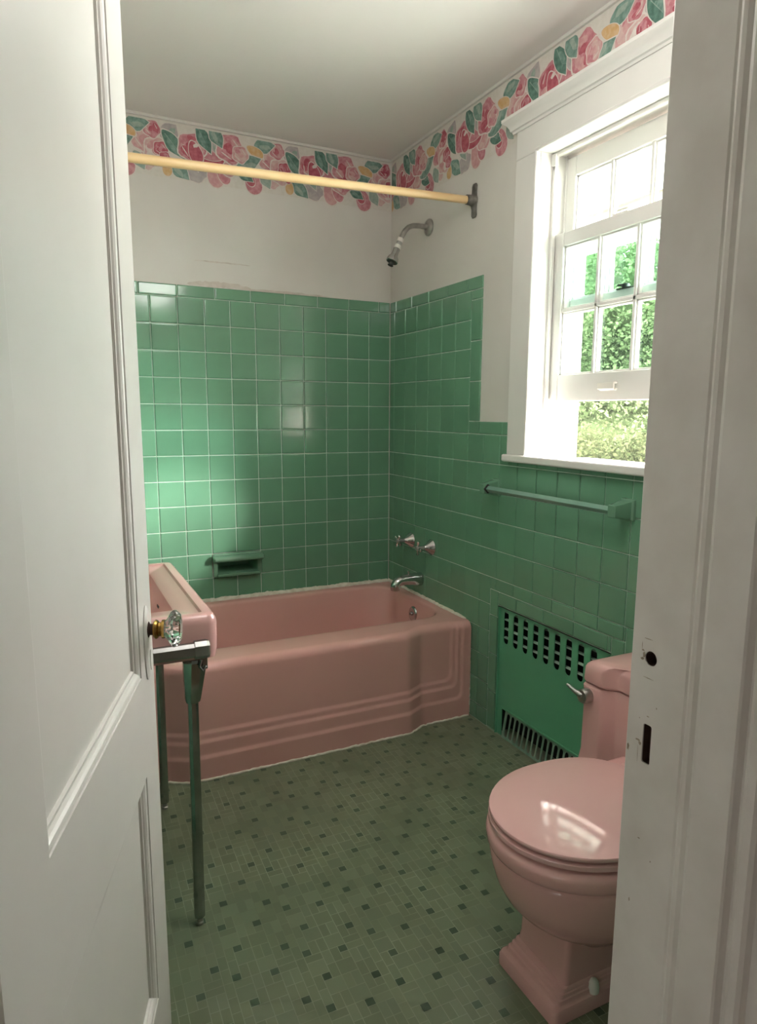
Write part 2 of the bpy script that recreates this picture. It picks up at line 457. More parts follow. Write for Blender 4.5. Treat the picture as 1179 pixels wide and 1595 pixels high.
def shape(kind, s, asp, rr, n=26):
    out = []
    for i in range(n):
        w = 2 * PI * i / n
        if kind == 'leaf':
            x = math.cos(w); y = math.sin(w) * asp * 1.12 * (1 - .8 * max(x, 0) ** 1.6) * (1 - .35 * max(-x, 0) ** 2) * (1 + .06 * math.sin(5 * w)); x *= 1.06
        elif kind == 'petal':
            x = math.cos(w); y = math.sin(w) * asp * (1 + .25 * x)
        else:
            k = 1 + .09 * math.sin(5 * w + asp) + rr.uniform(-.015, .015); x = k * math.cos(w); y = k * asp * math.sin(w)
        out.append((x * s, y * s))
    return out
def place(pts, cu_, cz, ang, k=1.0):
    c, s = math.cos(math.radians(ang)), math.sin(math.radians(ang))
    return [(cu_ + k * (x * c - y * s), cz + k * (x * s + y * c)) for x, y in pts]
PER = .504
def border(bm, P, u0, u1, sgn, ref, zr, cliphole=None, seed=1):
    """sgn: +1 when u grows to the viewer's right"""
    rr = random.Random(seed); h = [.0012, 0]
    def ok(pts):
        for u, v in pts:
            if not (u0 <= u <= u1) or v > CEIL - .02: return False
            if cliphole and cliphole(u, v): return False
        return True
    def clampp(pts): return [(min(max(u, u0), u1), min(v, CEIL - .02)) for u, v in pts]
    def put(pts, col):
        if max(p[0] for p in pts) < u0 or min(p[0] for p in pts) > u1: return
        if cliphole and any(cliphole(*p) for p in pts):
            pts = [(u, (max(v, cliphole(u, v)) if cliphole(u, v) else v)) for u, v in pts]
        pts = clampp(pts)
        h[1] += .0000018; poly(bm, P, pts, col, h[0] + h[1])
    for rep in range(-6, 8):
        base = ref + rep * PER * sgn
        for mi_, (kind, du, dz, s, ang, asp, col) in enumerate(MOT):
            h[0], h[1] = .0012 + mi_ * .00005, 0
            cu_ = base + sgn * du; cz = zr + dz; a = ang if sgn > 0 else 180 - ang
            if cu_ < u0 - .06 or cu_ > u1 + .06: continue
            sh = shape('blob' if kind == 'rose' else kind, s, asp, rr)
            put(place(sh, cu_, cz, a, 1.07), 'white')
            put(place(sh, cu_, cz, a, .97), col)
            if kind == 'leaf':
                for q in (-.35, .05, .4):
                    put(place([(x * .32, y * .30) for x, y in sh], cu_ + s * q * .6 * math.cos(math.radians(a)) - s * .16 * math.sin(math.radians(a)), cz + s * q * .6 * math.sin(math.radians(a)) + s * .16 * math.cos(math.radians(a)), a + 18), 'leaf' if col == 'leafd' else 'leafl')
                put(place([(s * .8, s * .012), (-s * .8, s * .03), (-s * .8, -s * .01)], cu_, cz, a), 'leafl')
            if kind == 'rose':
                inner = {'rose': ('pale', 'deep', 'rose', 'deep'), 'pale': ('blush', 'rose', 'blush', 'pale'), 'blush': ('pale', 'white', 'pale', 'rose'), 'deep': ('rose', 'deep', 'deep', 'rose')}[col]
                for q in range(7):
                    w = q * 2 * PI / 7 + rr.uniform(-.3, .3); rad = s * .52
                    ps = shape('petal', s * rr.uniform(.34, .50), rr.uniform(.55, .8), rr, 12)
                    put(place(ps, cu_ + rad * math.cos(w), cz + rad * math.sin(w) * asp, math.degrees(w) + 90 + rr.uniform(-25, 25)), inner[rr.randrange(3)])
                    if q % 3 == 0:
                        put(place(shape('petal', s * .42, .10, rr, 10), cu_ + rad * 1.1 * math.cos(w), cz + rad * 1.1 * math.sin(w), math.degrees(w) + 90), 'white')
                for q in range(3):
                    put(place(shape('petal', s * rr.uniform(.22, .34), .65, rr, 12), cu_ + rr.uniform(-.2, .2) * s, cz + rr.uniform(-.2, .2) * s, rr.uniform(0, 180)), inner[3])
def paper(bm, P, u0, u1, z0, z1, hole=None):
    for r in (subtract([(u0, z0, u1, z1)], hole) if hole else [(u0, z0, u1, z1)]):
        poly(bm, P, [(r[0], r[1]), (r[2], r[1]), (r[2], r[3]), (r[0], r[3])], 'paper', .0011)
PBp = lambda u, v, h: Vector((-u, .006 - h, v)); PRp = lambda u, v, h: Vector((.006 - h, -u, v))
PLp = lambda u, v, h: Vector((XL - .006 + h, -u, v)); PFp = lambda u, v, h: Vector((-u, YF - .006 + h, v))
b = NB(); paper(b, PBp, 0, W, 2.140, CEIL - .003)
border(b, PBp, .002, W - .002, -1, .884, 2.270)
obj('wallpaper_border', b, list(FL.values()), wb)
b = NB(); paper(b, PRp, 0, D, 2.135, CEIL - .003, (.97, 0, 1.76, 2.175))
def under_crown(u, v): return 2.19 if (.93 < u < 1.80 and v < 2.19) else None
border(b, PRp, .002, D - .002, 1, .105, 2.262, under_crown, 2)
obj('wallpaper_border', b, list(FL.values()), wr)
b = NB(); paper(b, PLp, 0, D, 2.14, CEIL - .003); border(b, PLp, .002, D - .002, -1, .2, 2.265, None, 3); obj('wallpaper_border', b, list(FL.values()), wl)
b = NB(); paper(b, PFp, 0, W, 2.14, CEIL - .003); border(b, PFp, .002, W - .002, 1, .2, 2.265, None, 4); obj('wallpaper_border', b, list(FL.values()), wf)

b = NB(); box(b, (XL, -.004, CEIL - .012), (0, .0065, CEIL - .0005)); obj('trim_6', b, M['plaster'], None, (-.8, 0, CEIL - .012), kind='structure', bevel=.002)
b = NB(); box(b, (-.004, -D, CEIL - .012), (.0065, -.0045, CEIL - .0005)); obj('trim_7', b, M['plaster'], None, (0, -1.2, CEIL - .012), kind='structure', bevel=.002)

# ------------------------------------------------------------------ window
wn = struct('window_1', (0, (WY0 + WY1) / 2, WZ0))
CT = .013      # casing thickness
SZ = 1.083     # stool top
def casing():
    b = NB()
    for y0, y1 in ((WY1, WY1 + .112), (WY0 - .112, WY0)):
        box(b, (-CT, y0 + .0, SZ), (.006, y1, WZ1))
    box(b, (-CT, WY0 - .112, WZ1), (.006, WY1 + .112, 2.160))
    return b
obj('casing', casing(), M['paint'], wn, bevel=.003)
b = NB()   # rounded bead round the opening
for p0, p1 in (((-CT, WY1 + .004, SZ), (-CT, WY1 + .004, WZ1 + .004)), ((-CT, WY0 - .004, SZ), (-CT, WY0 - .004, WZ1 + .004)), ((-CT, WY0 - .004, WZ1 + .004), (-CT, WY1 + .004, WZ1 + .004))):
    tube(b, [p0, p1], .0065, 10)
obj('edge_bead', b, M['paint'], wn, smooth=40)
b = NB()   # crown moulding over the head casing
prof = [(.0, 2.150), (-.017, 2.150), (-.019, 2.157), (-.024, 2.160), (-.026, 2.168), (-.034, 2.180), (-.044, 2.187), (-.046, 2.190), (-.046, 2.199), (.0, 2.199)]
yl, yr = WY1 + .112, WY0 - .112
rings = []
for px, pz in prof:
    e = max(-px, 0)
    rings.append((px, pz, yl + e, yr - e))
v0 = [b.verts.new((px, a, pz)) for px, pz, a, c in rings]; v1 = [b.verts.new((px, c, pz)) for px, pz, a, c in rings]
for i in range(len(prof)):
    j = (i + 1) % len(prof); b.faces.new((v0[i], v0[j], v1[j], v1[i]))
b.faces.new(v0); b.faces.new(list(reversed(v1)))
obj('crown_moulding', b, M['paint'], wn, smooth=25)
b = NB(); box(b, (-.032, WY0 - .118, SZ - .026), (.075, WY1 + .118, SZ)); 
obj('stool', b, M['paint'], wn, bevel=.006, seg=3)
b = NB(); box(b, (.075, WY0, SZ - .040), (.26, WY1, SZ - .012)); obj('outer_sill', b, M['paint'], wn, bevel=.003)
b = NB()   # jamb liners with stops
for y0, y1, s in ((WY1, WY1 + .02, -1), (WY0 - .02, WY0, 1)):
    box(b, (.0, y0, SZ - .02), (.20, y1, WZ1 + .02))
    ye = WY1 if s < 0 else WY0
    for x0, x1, d in ((.052, .066, .012), (.104, .108, .010), (.146, .156, .008), (.164, .172, .010), (.180, .202, .012)):
        box(b, (x0, ye, SZ - .01), (x1, ye + s * d, WZ1))
box(b, (.0, WY0 - .02, WZ1), (.20, WY1 + .02, WZ1 + .02))
for x0, x1, d in ((.052, .066, .012), (.146, .158, .014), (.18, .215, .03)):
    box(b, (x0, WY0, WZ1 - d), (x1, WY1, WZ1))
obj('jamb', b, M['paint'], wn, bevel=.0015, seg=1)
b = NB()
for y0, y1 in ((WY1 - .0035, WY1), (WY0, WY0 + .0035)):
    for x0, x1 in ((.1585, .1605), (.1745, .1765), (.2035, .2065)): box(b, (x0, y0, SZ - .01), (x1, y1, WZ1 - .014))
obj('screen_track', b, M['track'], wn)
b = NB(); box(b, (.046, WY1 - .020, 2.022), (.062, WY1, WZ1 - .004)); box(b, (.052, WY1 - .013, 2.010), (.060, WY1 - .003, 2.024))
obj('sash_pulley', b, M['paint'], wn, bevel=.002)

def sash(name, x0, x1, zb, zt, zg0, zg1, hm, nrow, stile=.046):
    s = struct(name, (x0, (WY0 + WY1) / 2, zb)); s.parent = wn
    s.location = Vector((x0, (WY0 + WY1) / 2, zb)) - Vector(wn['org'])
    del s['kind']
    ya, yb = WY1 - .003, WY0 + .003
    b = NB()
    box(b, (x0, yb, zb), (x1, yb + stile, zt)); box(b, (x0, ya - stile, zb), (x1, ya, zt))
    box(b, (x0, yb + stile, zb), (x1, ya - stile, zg0)); box(b, (x0, yb + stile, zg1), (x1, ya - stile, zt))
    obj('frame', b, M['paint'], s, bevel=.003)
    xg = (x0 + x1) / 2 + .004; gy0, gy1 = yb + stile, ya - stile
    b = NB(); mw = .011
    cs = [gy0 + (gy1 - gy0) * k / 3 for k in (1, 2)]
    for y in cs:
        box(b, (x0 + .004, y - mw / 2, zg0), (x1 - .004, y + mw / 2, zg1)); box(b, (x0 + .011, y - mw, zg0), (x1 - .008, y + mw, zg1))
    for z in hm:
        box(b, (x0 + .004, gy0, z - mw / 2), (x1 - .004, gy1, z + mw / 2)); box(b, (x0 + .011, gy0, z - mw), (x1 - .008, gy1, z + mw))
    # glazing bead
    for y0, y1 in ((gy0, gy0 + .006), (gy1 - .006, gy1)): box(b, (x0 + .009, y0, zg0), (x1 - .006, y1, zg1))
    for z0, z1 in ((zg0, zg0 + .006), (zg1 - .006, zg1)): box(b, (x0 + .009, gy0, z0), (x1 - .006, gy1, z1))
    obj('muntin_grid', b, M['paint'], s, bevel=.0012, seg=1)
    ce = [gy0] + cs + [gy1]; ze = [zg0] + list(hm) + [zg1]
    for i in range(3):
        for k in range(len(ze) - 1):
            b = NB(); box(b, (xg, ce[i], ze[k]), (xg + .003, ce[i + 1], ze[k + 1]))
            obj('glass_pane', b, M['pane'], s)
    return s
ls = sash('lower_sash', .070, .104, 1.268, 1.812, 1.355, 1.768, (1.563,), 2)
us = sash('upper_sash', .108, .142, 1.560, 2.052, 1.602, 1.992, (1.80,), 2)
b = NB()   # recessed lift handle
yc = -1.372
box(b, (.060, yc - .034, 1.298), (.0702, yc + .034, 1.304)); box(b, (.052, yc - .034, 1.302), (.058, yc + .034, 1.322)); box(b, (.056, yc - .034, 1.318), (.0702, yc - .026, 1.325)); box(b, (.056, yc + .026, 1.304), (.0702, yc + .034, 1.322)); box(b, (.056, yc - .03, 1.300), (.0702, yc + .03, 1.306))
obj('lift_handle', b, M['whiteplastic'], ls, bevel=.002)
b = NB()
yk = -1.37
box(b, (.074, yk - .03, 1.812), (.10, yk + .03, 1.816)); tube(b, [(.086, yk - .022, 1.816), (.086, yk - .022, 1.826), (.086, yk + .022, 1.826), (.086, yk + .022, 1.816)], .0035, 8)
obj('sash_lock_keeper', b, M['whiteplastic'], ls, smooth=40)
b = NB(); box(b, (.106, yk - .03, 1.601), (.126, yk + .03, 1.606)); lathe(b, (.114, yk, 1.606), (0, 0, 1), [(0, .012), (.010, .012), (.012, .008)], 14); tube(b, [(.114, yk, 1.614), (.108, yk + .028, 1.616)], .004, 8)
obj('sash_lock', b, M['darkmetal'], us, smooth=40)
b = NB(); box(b, (.168, WY0 + .018, SZ - .012), (.172, WY1 - .018, 1.60))
obj('insect_screen', b, M['screen'], wn)

# ------------------------------------------------------------------ outside
so = struct('soffit', (.7, -.5, 2.12))
b = NB(); box(b, (.2, -4.5, 2.125), (1.27, 6, 2.16)); obj('soffit_board', b, M['soffit'], so)
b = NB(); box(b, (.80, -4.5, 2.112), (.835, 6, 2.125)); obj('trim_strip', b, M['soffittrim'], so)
b = NB(); box(b, (1.25, -4.5, 2.10), (1.275, 6, 2.26)); obj('fascia', b, M['soffit'], so, bevel=.004)
b = NB(); box(b, (.2, -4.5, -.7), (.21, WY0 - .06, 2.125)); box(b, (.2, WY1 + .06, -.7), (.21, 6, 2.125)); box(b, (.2, WY0 - .06, -.7), (.21, WY1 + .06, SZ - .04)); box(b, (.2, WY0 - .06, WZ1 + .03), (.21, WY1 + .06, 2.125))
obj('wall_outside', b, M['siding'], kind='structure')
b = NB(); box(b, (.21, -12, -.8), (14, 14, -.7)); o = obj('ground', b, M['paleground'], kind='structure')

def leafcloud(bm, centres, n, size, rr):
    for _ in range(n):
        c, r = rr.choice(centres)
        while True:
            d = Vector((rr.uniform(-1, 1), rr.uniform(-1, 1), rr.uniform(-1, 1)))
            if .01 < d.length <= 1: break
        d = d.normalized() * (.62 + .42 * rr.random() ** .7)
        p = Vector(c) + Vector((d.x * r[0], d.y * r[1], d.z * r[2]))
        s = size * rr.uniform(.6, 1.35)
        a = Vector((rr.gauss(0, 1), rr.gauss(0, 1), rr.gauss(0, .6))).normalized()
        t = a.cross(Vector((rr.gauss(0, 1), rr.gauss(0, 1), rr.gauss(0, 1)))).normalized()
        w = t * s * .32; nrm = a.cross(t) * s * .10
        v = [bm.verts.new(p - a * s * .5), bm.verts.new(p + w + nrm), bm.verts.new(p + a * s * .5), bm.verts.new(p - w + nrm)]
        bm.faces.new(v)
def shrub(name, base, cents, n, size, mat, seed, label, cat, group=None):
    t = thing(name, base, label, cat, group); rr = random.Random(seed)
    b = NB(); leafcloud(b, cents, n, size, rr)
    for c, r in cents:     # solid core added to stop bright sky showing through each clump
        q = bmesh.ops.create_icosphere(b, subdivisions=3, radius=r[0] * .56, matrix=Matrix.Translation(c))
        for v in q['verts']:
            dv = v.co - Vector(c); v.co = Vector(c) + dv * rr.uniform(.86, 1.10)
    obj('foliage', b, mat, t)
    b = NB()
    for c, r in cents:
        x0 = base[0] + (c[0] - base[0]) * .15; y0 = base[1] + (c[1] - base[1]) * .15
        tube(b, [(x0, y0, base[2] - .02), ((x0 + c[0]) / 2 + .04, (y0 + c[1]) / 2, (base[2] + c[2]) / 2), (c[0], c[1], c[2])], [.06, .045, .02], 8)
    obj('stem', b, M['bark'], t, smooth=50)
    return t
rr = random.Random(5)
def cl(x, y, zs, r, k=1): return [((x + rr.uniform(-.3, .3), y + rr.uniform(-.3, .3), z), (r * rr.uniform(.85, 1.15),) * 3) for z in zs for _ in range(k)]
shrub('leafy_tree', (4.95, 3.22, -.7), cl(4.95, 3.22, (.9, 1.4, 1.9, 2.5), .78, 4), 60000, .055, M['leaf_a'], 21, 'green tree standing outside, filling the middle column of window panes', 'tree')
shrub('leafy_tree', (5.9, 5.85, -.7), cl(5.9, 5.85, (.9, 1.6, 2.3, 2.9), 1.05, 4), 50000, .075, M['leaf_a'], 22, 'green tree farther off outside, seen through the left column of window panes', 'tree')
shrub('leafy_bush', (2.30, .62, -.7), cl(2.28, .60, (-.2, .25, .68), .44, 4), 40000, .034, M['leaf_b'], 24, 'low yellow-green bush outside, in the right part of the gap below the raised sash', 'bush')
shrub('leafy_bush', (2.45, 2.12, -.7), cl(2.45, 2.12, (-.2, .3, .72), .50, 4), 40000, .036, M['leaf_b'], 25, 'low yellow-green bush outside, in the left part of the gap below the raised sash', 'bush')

# ------------------------------------------------------------------ door frame
def profile_post(bm, path, z0, z1, cap=True):
    loft(bm, [[(x, y, z0) for x, y in path], [(x, y, z1) for x, y in path]], cap, cap)
# right jamb : bathroom corner, strike face, moulded stop, hall edge
jp = [(JX, YF), (JX, -2.5045), (JX + .0035, -2.508), (JX + .001, -2.5105), (JX - .0055, -2.5125), (JX - .0085, -2.517), (JX - .008, -2.5215), (JX - .004, -2.5245), (JX - .0035, -2.5275), (JX - .008, -2.531), (JX - .0145, -2.533), (JX - .016, -2.537),
      (JX - .016, -2.579), (JX - .014, -2.581), (JX - .0065, -2.5835), (JX - .0065, -2.5865), (JX - .011, -2.589), (JX - .0125, -2.593), (JX - .0115, -2.601), (JX - .008, -2.6045), (JX, -2.606), (JX, -2.625), (JX + .03, -2.625), (JX + .03, YF)]
b = NB(); profile_post(b, jp, 0, DH)
t1 = obj('trim_1', b, M['jambpaint'], None, (JX, YF, 0), kind='structure')
cut = NB()
lathe(cut, (JX - .02, -2.457, .954), (1, 0, 0), [(0, .0085), (.045, .0085)], 20)
rp = rrect(-2.465, -2.453, .829, .876, .0025, 3)
loft(cut, [[(JX - .02, y, z) for y, z in rp], [(JX + .022, y, z) for y, z in rp]])
cu_ob = obj('cutter', cut, M['hole'], None)
md = t1.modifiers.new('holes', 'BOOLEAN'); md.object = cu_ob; md.operation = 'DIFFERENCE'; md.solver = 'EXACT'
bpy.context.view_layer.update()
dg = bpy.context.evaluated_depsgraph_get()
me2 = bpy.data.meshes.new_from_object(t1.evaluated_get(dg)); t1.modifiers.clear()
old = t1.data; t1.data = me2; bpy.data.meshes.remove(old); bpy.data.objects.remove(cu_ob)
t1.data.materials.clear(); t1.data.materials.append(M['jambpaint'])
b = NB()   # dark raw wood lining of the two mortices
lathe(b, (JX + .016, -2.457, .954), (1, 0, 0), [(0, .0088), (.004, .0088)], 20)
box(b, (JX + .012, -2.4655, .8285), (JX + .018, -2.4525, .8765))
n = 20
rings = [[Vector((x, -2.457 + .00845 * math.cos(2*PI*k/n), .954 + .00845 * math.sin(2*PI*k/n))) for k in range(n)] for x in (JX + .0015, JX + .0165)]
loft(b, rings, False, False)
rp2 = rrect(-2.4648, -2.4532, .8293, .8757, .0025, 3)
loft(b, [[(x, y, z) for y, z in rp2] for x in (JX + .0015, JX + .013)], False, False)
obj('mortice_lining', b, M['hole'], t1, label='dark bare wood inside the two latch holes')
b = NB()   # outline of the lost strike plate, splintered chips
def chip(y, z, w, h, seed):
    rr = random.Random(seed); n = 9
    b.faces.new([b.verts.new((JX - .0004, y + w * math.cos(2*PI*k/n) * rr.uniform(.5, 1), z + h * math.sin(2*PI*k/n) * rr.uniform(.5, 1))) for k in range(n)])
chip(-2.4475, .956, .0028, .0045, 1); chip(-2.4455, .951, .003, .002, 2); chip(-2.4455, .961, .0026, .0016, 3)
chip(-2.452, .9758, .008, .0006, 4); chip(-2.455, .9305, .009, .0006, 5); chip(-2.444, .966, .0005, .006, 6)
chip(-2.447, .853, .0055, .0018, 7); chip(-2.4495, .850, .003, .0032, 8); chip(-2.4475, .836, .0005, .016, 9); chip(-2.459, .886, .0028, .0008, 10)
chip(-2.433, .838, .0022, .006, 11); chip(-2.4765, .716, .0009, .0014, 12); chip(-2.447, .880, .001, .001, 13); chip(-2.47, .90, .001, .0016, 14); chip(-2.458, .735, .002, .001, 15); chip(-2.45, .65, .0014, .003, 16)
obj('paint_chip', b, M['chip'], t1, label='brown chips and old strike plate outline in the white paint')
# left jamb and head
lp = [(HX - .03, YF), (HX, YF), (HX, -2.505), (HX + .010, -2.520), (HX + .018, -2.536), (HX + .018, -2.581), (HX, -2.607), (HX, -2.625), (HX - .03, -2.625)]
b = NB(); profile_post(b, lp, 0, DH); obj('trim_2', b, M['jambpaint'], None, (HX, YF, 0), kind='structure')
b = NB(); box(b, (HX - .03, -2.625, DH), (JX + .03, YF, DH + .03)); box(b, (HX, -2.59, DH - .012), (JX, -2.53, DH)); obj('trim_3', b, M['jambpaint'], None, (HX, YF, DH), kind='structure', bevel=.002)
b = NB()   # casings, bathroom side then hall side
box(b, (JX - .0 + .012, YF - .006, 0), (JX + .095, YF + .014, DH + .10)); 
obj('trim_4', b, M['paint'], None, (JX, YF, 0), kind='structure', bevel=.004)
b = NB()
for x0, x1 in ((JX + .012, JX + .11), (HX - .11, HX - .012)): box(b, (x0, YH - .02, 0), (x1, YH, DH + .11))
box(b, (HX - .012, YH - .02, DH + .012), (JX + .012, YH, DH + .11)); obj('trim_5', b, M['paint'], None, (JX, YH, 0), kind='structure', bevel=.004)

# ------------------------------------------------------------------ door leaf, standing open
DW, DT = .655, .035
th = math.radians(17.3)
Hc = Vector((-1.5418, -2.4401, 0)); du_ = Vector((math.sin(th), math.cos(th), 0)); dn = Vector((du_.y, -du_.x, 0))
DP = lambda u, v, h: Hc + du_ * u + dn * h + Vector((0, 0, v))
zb = .008
def panel_field(bm, u0, u1, v0, v1, side):
    """moulded recess: outer edge flush, ovolo, fillet, flat panel"""
    prof = [(0, 0), (.0006, -.0016), (.003, -.0019), (.0045, -.0016), (.008, -.0024), (.0115, -.0048), (.014, -.0078), (.0155, -.0082), (.0160, -.0072), (.0185, -.0074), (.0200, -.0112)]
    rings = []
    for ins, h in prof:
        hh = h if side > 0 else -DT - h
        rings.append([DP(a, c, hh) for a, c in ((u0 + ins, v0 + ins), (u1 - ins, v0 + ins), (u1 - ins, v1 - ins), (u0 + ins, v1 - ins))])
    vs = [[bm.verts.new(p) for p in r] for r in rings]
    for A, B in zip(vs, vs[1:]):
        for i in range(4):
            j = (i + 1) % 4; bm.faces.new((A[i], A[j], B[j], B[i]))
    bm.faces.new(vs[-1])
b = NB()
pan = [(.118, .556, .252, .652), (.118, .556, .816, 1.905)]
us_ = [0, .118, .556, DW]; vs_ = [zb, .252, .652, .816, 1.905, 2.022]
for side in (1, -1):
    hh = 0 if side > 0 else -DT
    for i in range(3):
        for k in range(5):
            if i == 1 and k in (1, 3): continue
            b.faces.new([b.verts.new(DP(a, c, hh)) for a, c in ((us_[i], vs_[k]), (us_[i+1], vs_[k]), (us_[i+1], vs_[k+1]), (us_[i], vs_[k+1]))])
    for u0, u1, v0, v1 in pan: panel_field(b, u0, u1, v0, v1, side)
for a, c in (((0, zb), (DW, zb)), ((DW, zb), (DW, 2.022)), ((DW, 2.022), (0, 2.022)), ((0, 2.022), (0, zb))):
    b.faces.new([b.verts.new(DP(*a, 0)), b.verts.new(DP(*c, 0)), b.verts.new(DP(*c, -DT)), b.verts.new(DP(*a, -DT))])
bmesh.ops.remove_doubles(b, verts=b.verts[:], dist=1e-5)
dr = obj('door_1', b, M['paint'], None, tuple(Hc), kind='structure')
KU, KZ = .604, .879
b = NB()   # painted oval escutcheon with keyhole cover
def oval(h, ru, rv, n=24, z=KZ - .022): return [DP(KU + ru * math.cos(2*PI*k/n), z + rv * math.sin(2*PI*k/n), h) for k in range(n)]
loft(b, [oval(0, .021, .062), oval(.002, .021, .062), oval(.0045, .017, .056), oval(.005, .012, .05)])
obj('escutcheon', b, M['paint'], dr, smooth=30)
b = NB(); loft(b, [[DP(KU + .004 + .006 * math.cos(2*PI*k/16), KZ - .052 + .017 * math.sin(2*PI*k/16), h) for k in range(16)] for h in (.0, .0062)]); obj('keyhole_cover', b, M['paint'], dr, smooth=30)
kn = NB(); lathe(kn, DP(KU, KZ, .001), dn, [(0, .013), (.004, .013), (.006, .009), (.013, .009)], 20)
shank = obj('doorknob', kn, M['hole'], dr, smooth=35, label='clear glass doorknob on a brass collar')
b = NB(); lathe(b, DP(KU, KZ, .012), dn, [(0, .0085), (.001, .0135), (.004, .0155), (.007, .0145), (.009, .0115), (.012, .0110), (.014, .0150), (.018, .0150)], 28); o = obj('brass_collar', b, M['brass'], shank, smooth=35)
b = NB()
lathe(b, DP(KU, KZ, .0295), dn, [(0, .010), (.001, .0135), (.005, .0175), (.010, .0255), (.014, .0290), (.017, .0290), (.022, .0250), (.025, .0215), (.0265, .0140), (.0270, .006)], 48, flute=lambda w, t: .045 * math.cos(12 * w) * max(0, min(1, (t - .003) / .008)))
obj('glass_knob', b, M['knobglass'], shank, smooth=25)
b = NB()   # same knob on the far face
lathe(b, DP(KU, KZ, -DT), -dn, [(0, .013), (.004, .013), (.006, .009), (.02, .0145), (.03, .015), (.035, .018), (.042, .028), (.05, .027), (.056, .015)], 24); obj('rear_doorknob', b, M['knobglass'], dr, smooth=30)
b = NB()
for z in (.25, 1.05, 1.80):
    tube(b, [DP(-.004, z - .045, -DT - .004), DP(-.004, z + .045, -DT - .004)], .006, 10)
obj('hinge', b, M['brass'], dr, smooth=40)

# ------------------------------------------------------------------ bathtub
TX0, TX1, TZ = XL, -.004, .400
BX0, BX1 = -1.185, -.255           # bump-out centre lines of the two jogs
def sst(a, c, x):
    t = min(max((x - a) / (c - a), 0), 1); return t * t * (3 - 2 * t)
def ramp(a, c, x, r=.010):
    return sum(min(max((x + q * r / 3 - a) / (c - a), 0), 1) for q in (-3, -2, -1, 0, 1, 2, 3)) / 7
def front(x, z):
    bump = ramp(-1.195, -1.122, x) * (1 - ramp(-.297, -.226, x))
    y = -.742 - .040 * bump
    # three rounded ledges that frame the panel along the bottom and up the right end
    off = 0
    for zl, xl in ((.163, .088), (.135, .066), (.083, .043)):
        d = min(z - zl, -(x + xl), x - (TX0 + xl)) if True else z - zl
        # rounded corner
        r = .028; dx = -(x + xl); dz = z - zl
        if dx < r and dz < r: d = r - math.hypot(r - dx, r - dz)
        dx2 = x - (TX0 + xl)
        if dx2 < r and dz < r: d = min(d, r - math.hypot(r - dx2, r - dz))
        off += .0060 * (1 - sst(-.0045, .0045, d))
    return y - off
xs = [TX1 + (TX0 - TX1) * i / 330 for i in range(331)]           # right to left
ysd = [-.742 + (.742 - .003) * i / 40 for i in range(41)]
def outer_ring(z, ins):
    """ins: inset of the rolled top edge"""
    pts = []
    for x in xs:                                                 # front, right to left
        pts.append(Vector((min(max(x, TX0 + .0), TX1), front(x, z) + ins, z)))
    for y in ysd[1:-1]: pts.append(Vector((TX0, y, z)))           # left end
    for x in reversed(xs): pts.append(Vector((x, -.003, z)))      # back
    for y in reversed(ysd[1:-1]): pts.append(Vector((TX1, y, z)))
    return pts
zl = [0] + [.004 + .0058 * i for i in range(63)]
rings = []
for z in zl:
    if z > .368: break
    rings.append(outer_ring(z, 0))
rt = .030
for k in range(0, 9):
    w = PI / 2 * k / 8; z = TZ - rt + rt * math.sin(w); ins = rt * (1 - math.cos(w))
    r0 = outer_ring(min(z, .362), ins); rings.append([Vector((p.x, p.y, z)) for p in r0])
NF, NS = len(xs), len(ysd) - 2
def inner_ring(x0, x1, y0, y1, r, z):
    """same point order as outer_ring"""
    def mp(u, v):
        hx, hy = (x1 - x0) / 2, (y1 - y0) / 2; cx, cy = (x0 + x1) / 2, (y0 + y1) / 2
        px, py = u * hx, v * hy
        qx = max(-hx + r, min(hx - r, px)); qy = max(-hy + r, min(hy - r, py))
        dx, dy = px - qx, py - qy; l = math.hypot(dx, dy)
        if l > 1e-9: px, py = qx + dx / l * r, qy + dy / l * r
        return Vector((cx + px, cy + py, z))
    pts = []
    n = NF - 1
    for i in range(NF): pts.append(mp(1 - 2 * i / n, -1))
    for i in range(NS): pts.append(mp(-1, -1 + 2 * (i + 1) / (NS + 1)))
    for i in range(NF): pts.append(mp(-1 + 2 * i / n, 1))
    for i in range(NS): pts.append(mp(1, 1 - 2 * (i + 1) / (NS + 1)))
    return pts
rings.append(inner_ring(TX0 + .050, -.034, -.662, -.048, .10, TZ + .001))
rings.append(inner_ring(TX0 + .065, -.040, -.646, -.060, .11, TZ))
for k in range(1, 7):
    w = PI / 2 * k / 6; e = .016
    rings.append(inner_ring(TX0 + .065 + e * math.sin(w), -.040 - e * math.sin(w) * .6, -.646 + e * math.sin(w), -.060 - e * math.sin(w), .115, TZ - e * (1 - math.cos(w))))
for z, l, rgt, f, bk, r in ((.34, .110, .055, .612, .088, .12), (.28, .150, .062, .600, .100, .13), (.20, .215, .076, .586, .114, .14), (.13, .29, .096, .57, .13, .15), (.09, .35, .125, .55, .15, .16), (.068, .42, .17, .51, .19, .15), (.062, .50, .24, .45, .25, .10)):
    rings.append(inner_ring(TX0 + l, -rgt, -f, -bk, r, z))
b = NB(); loft(b, rings, True, True)
tb = obj('bathtub', b, M['pink'], None, (-.81, -.39, 0), smooth=50)
tag(tb, 'pink built-in bathtub with stepped apron along the back wall', 'bathtub')
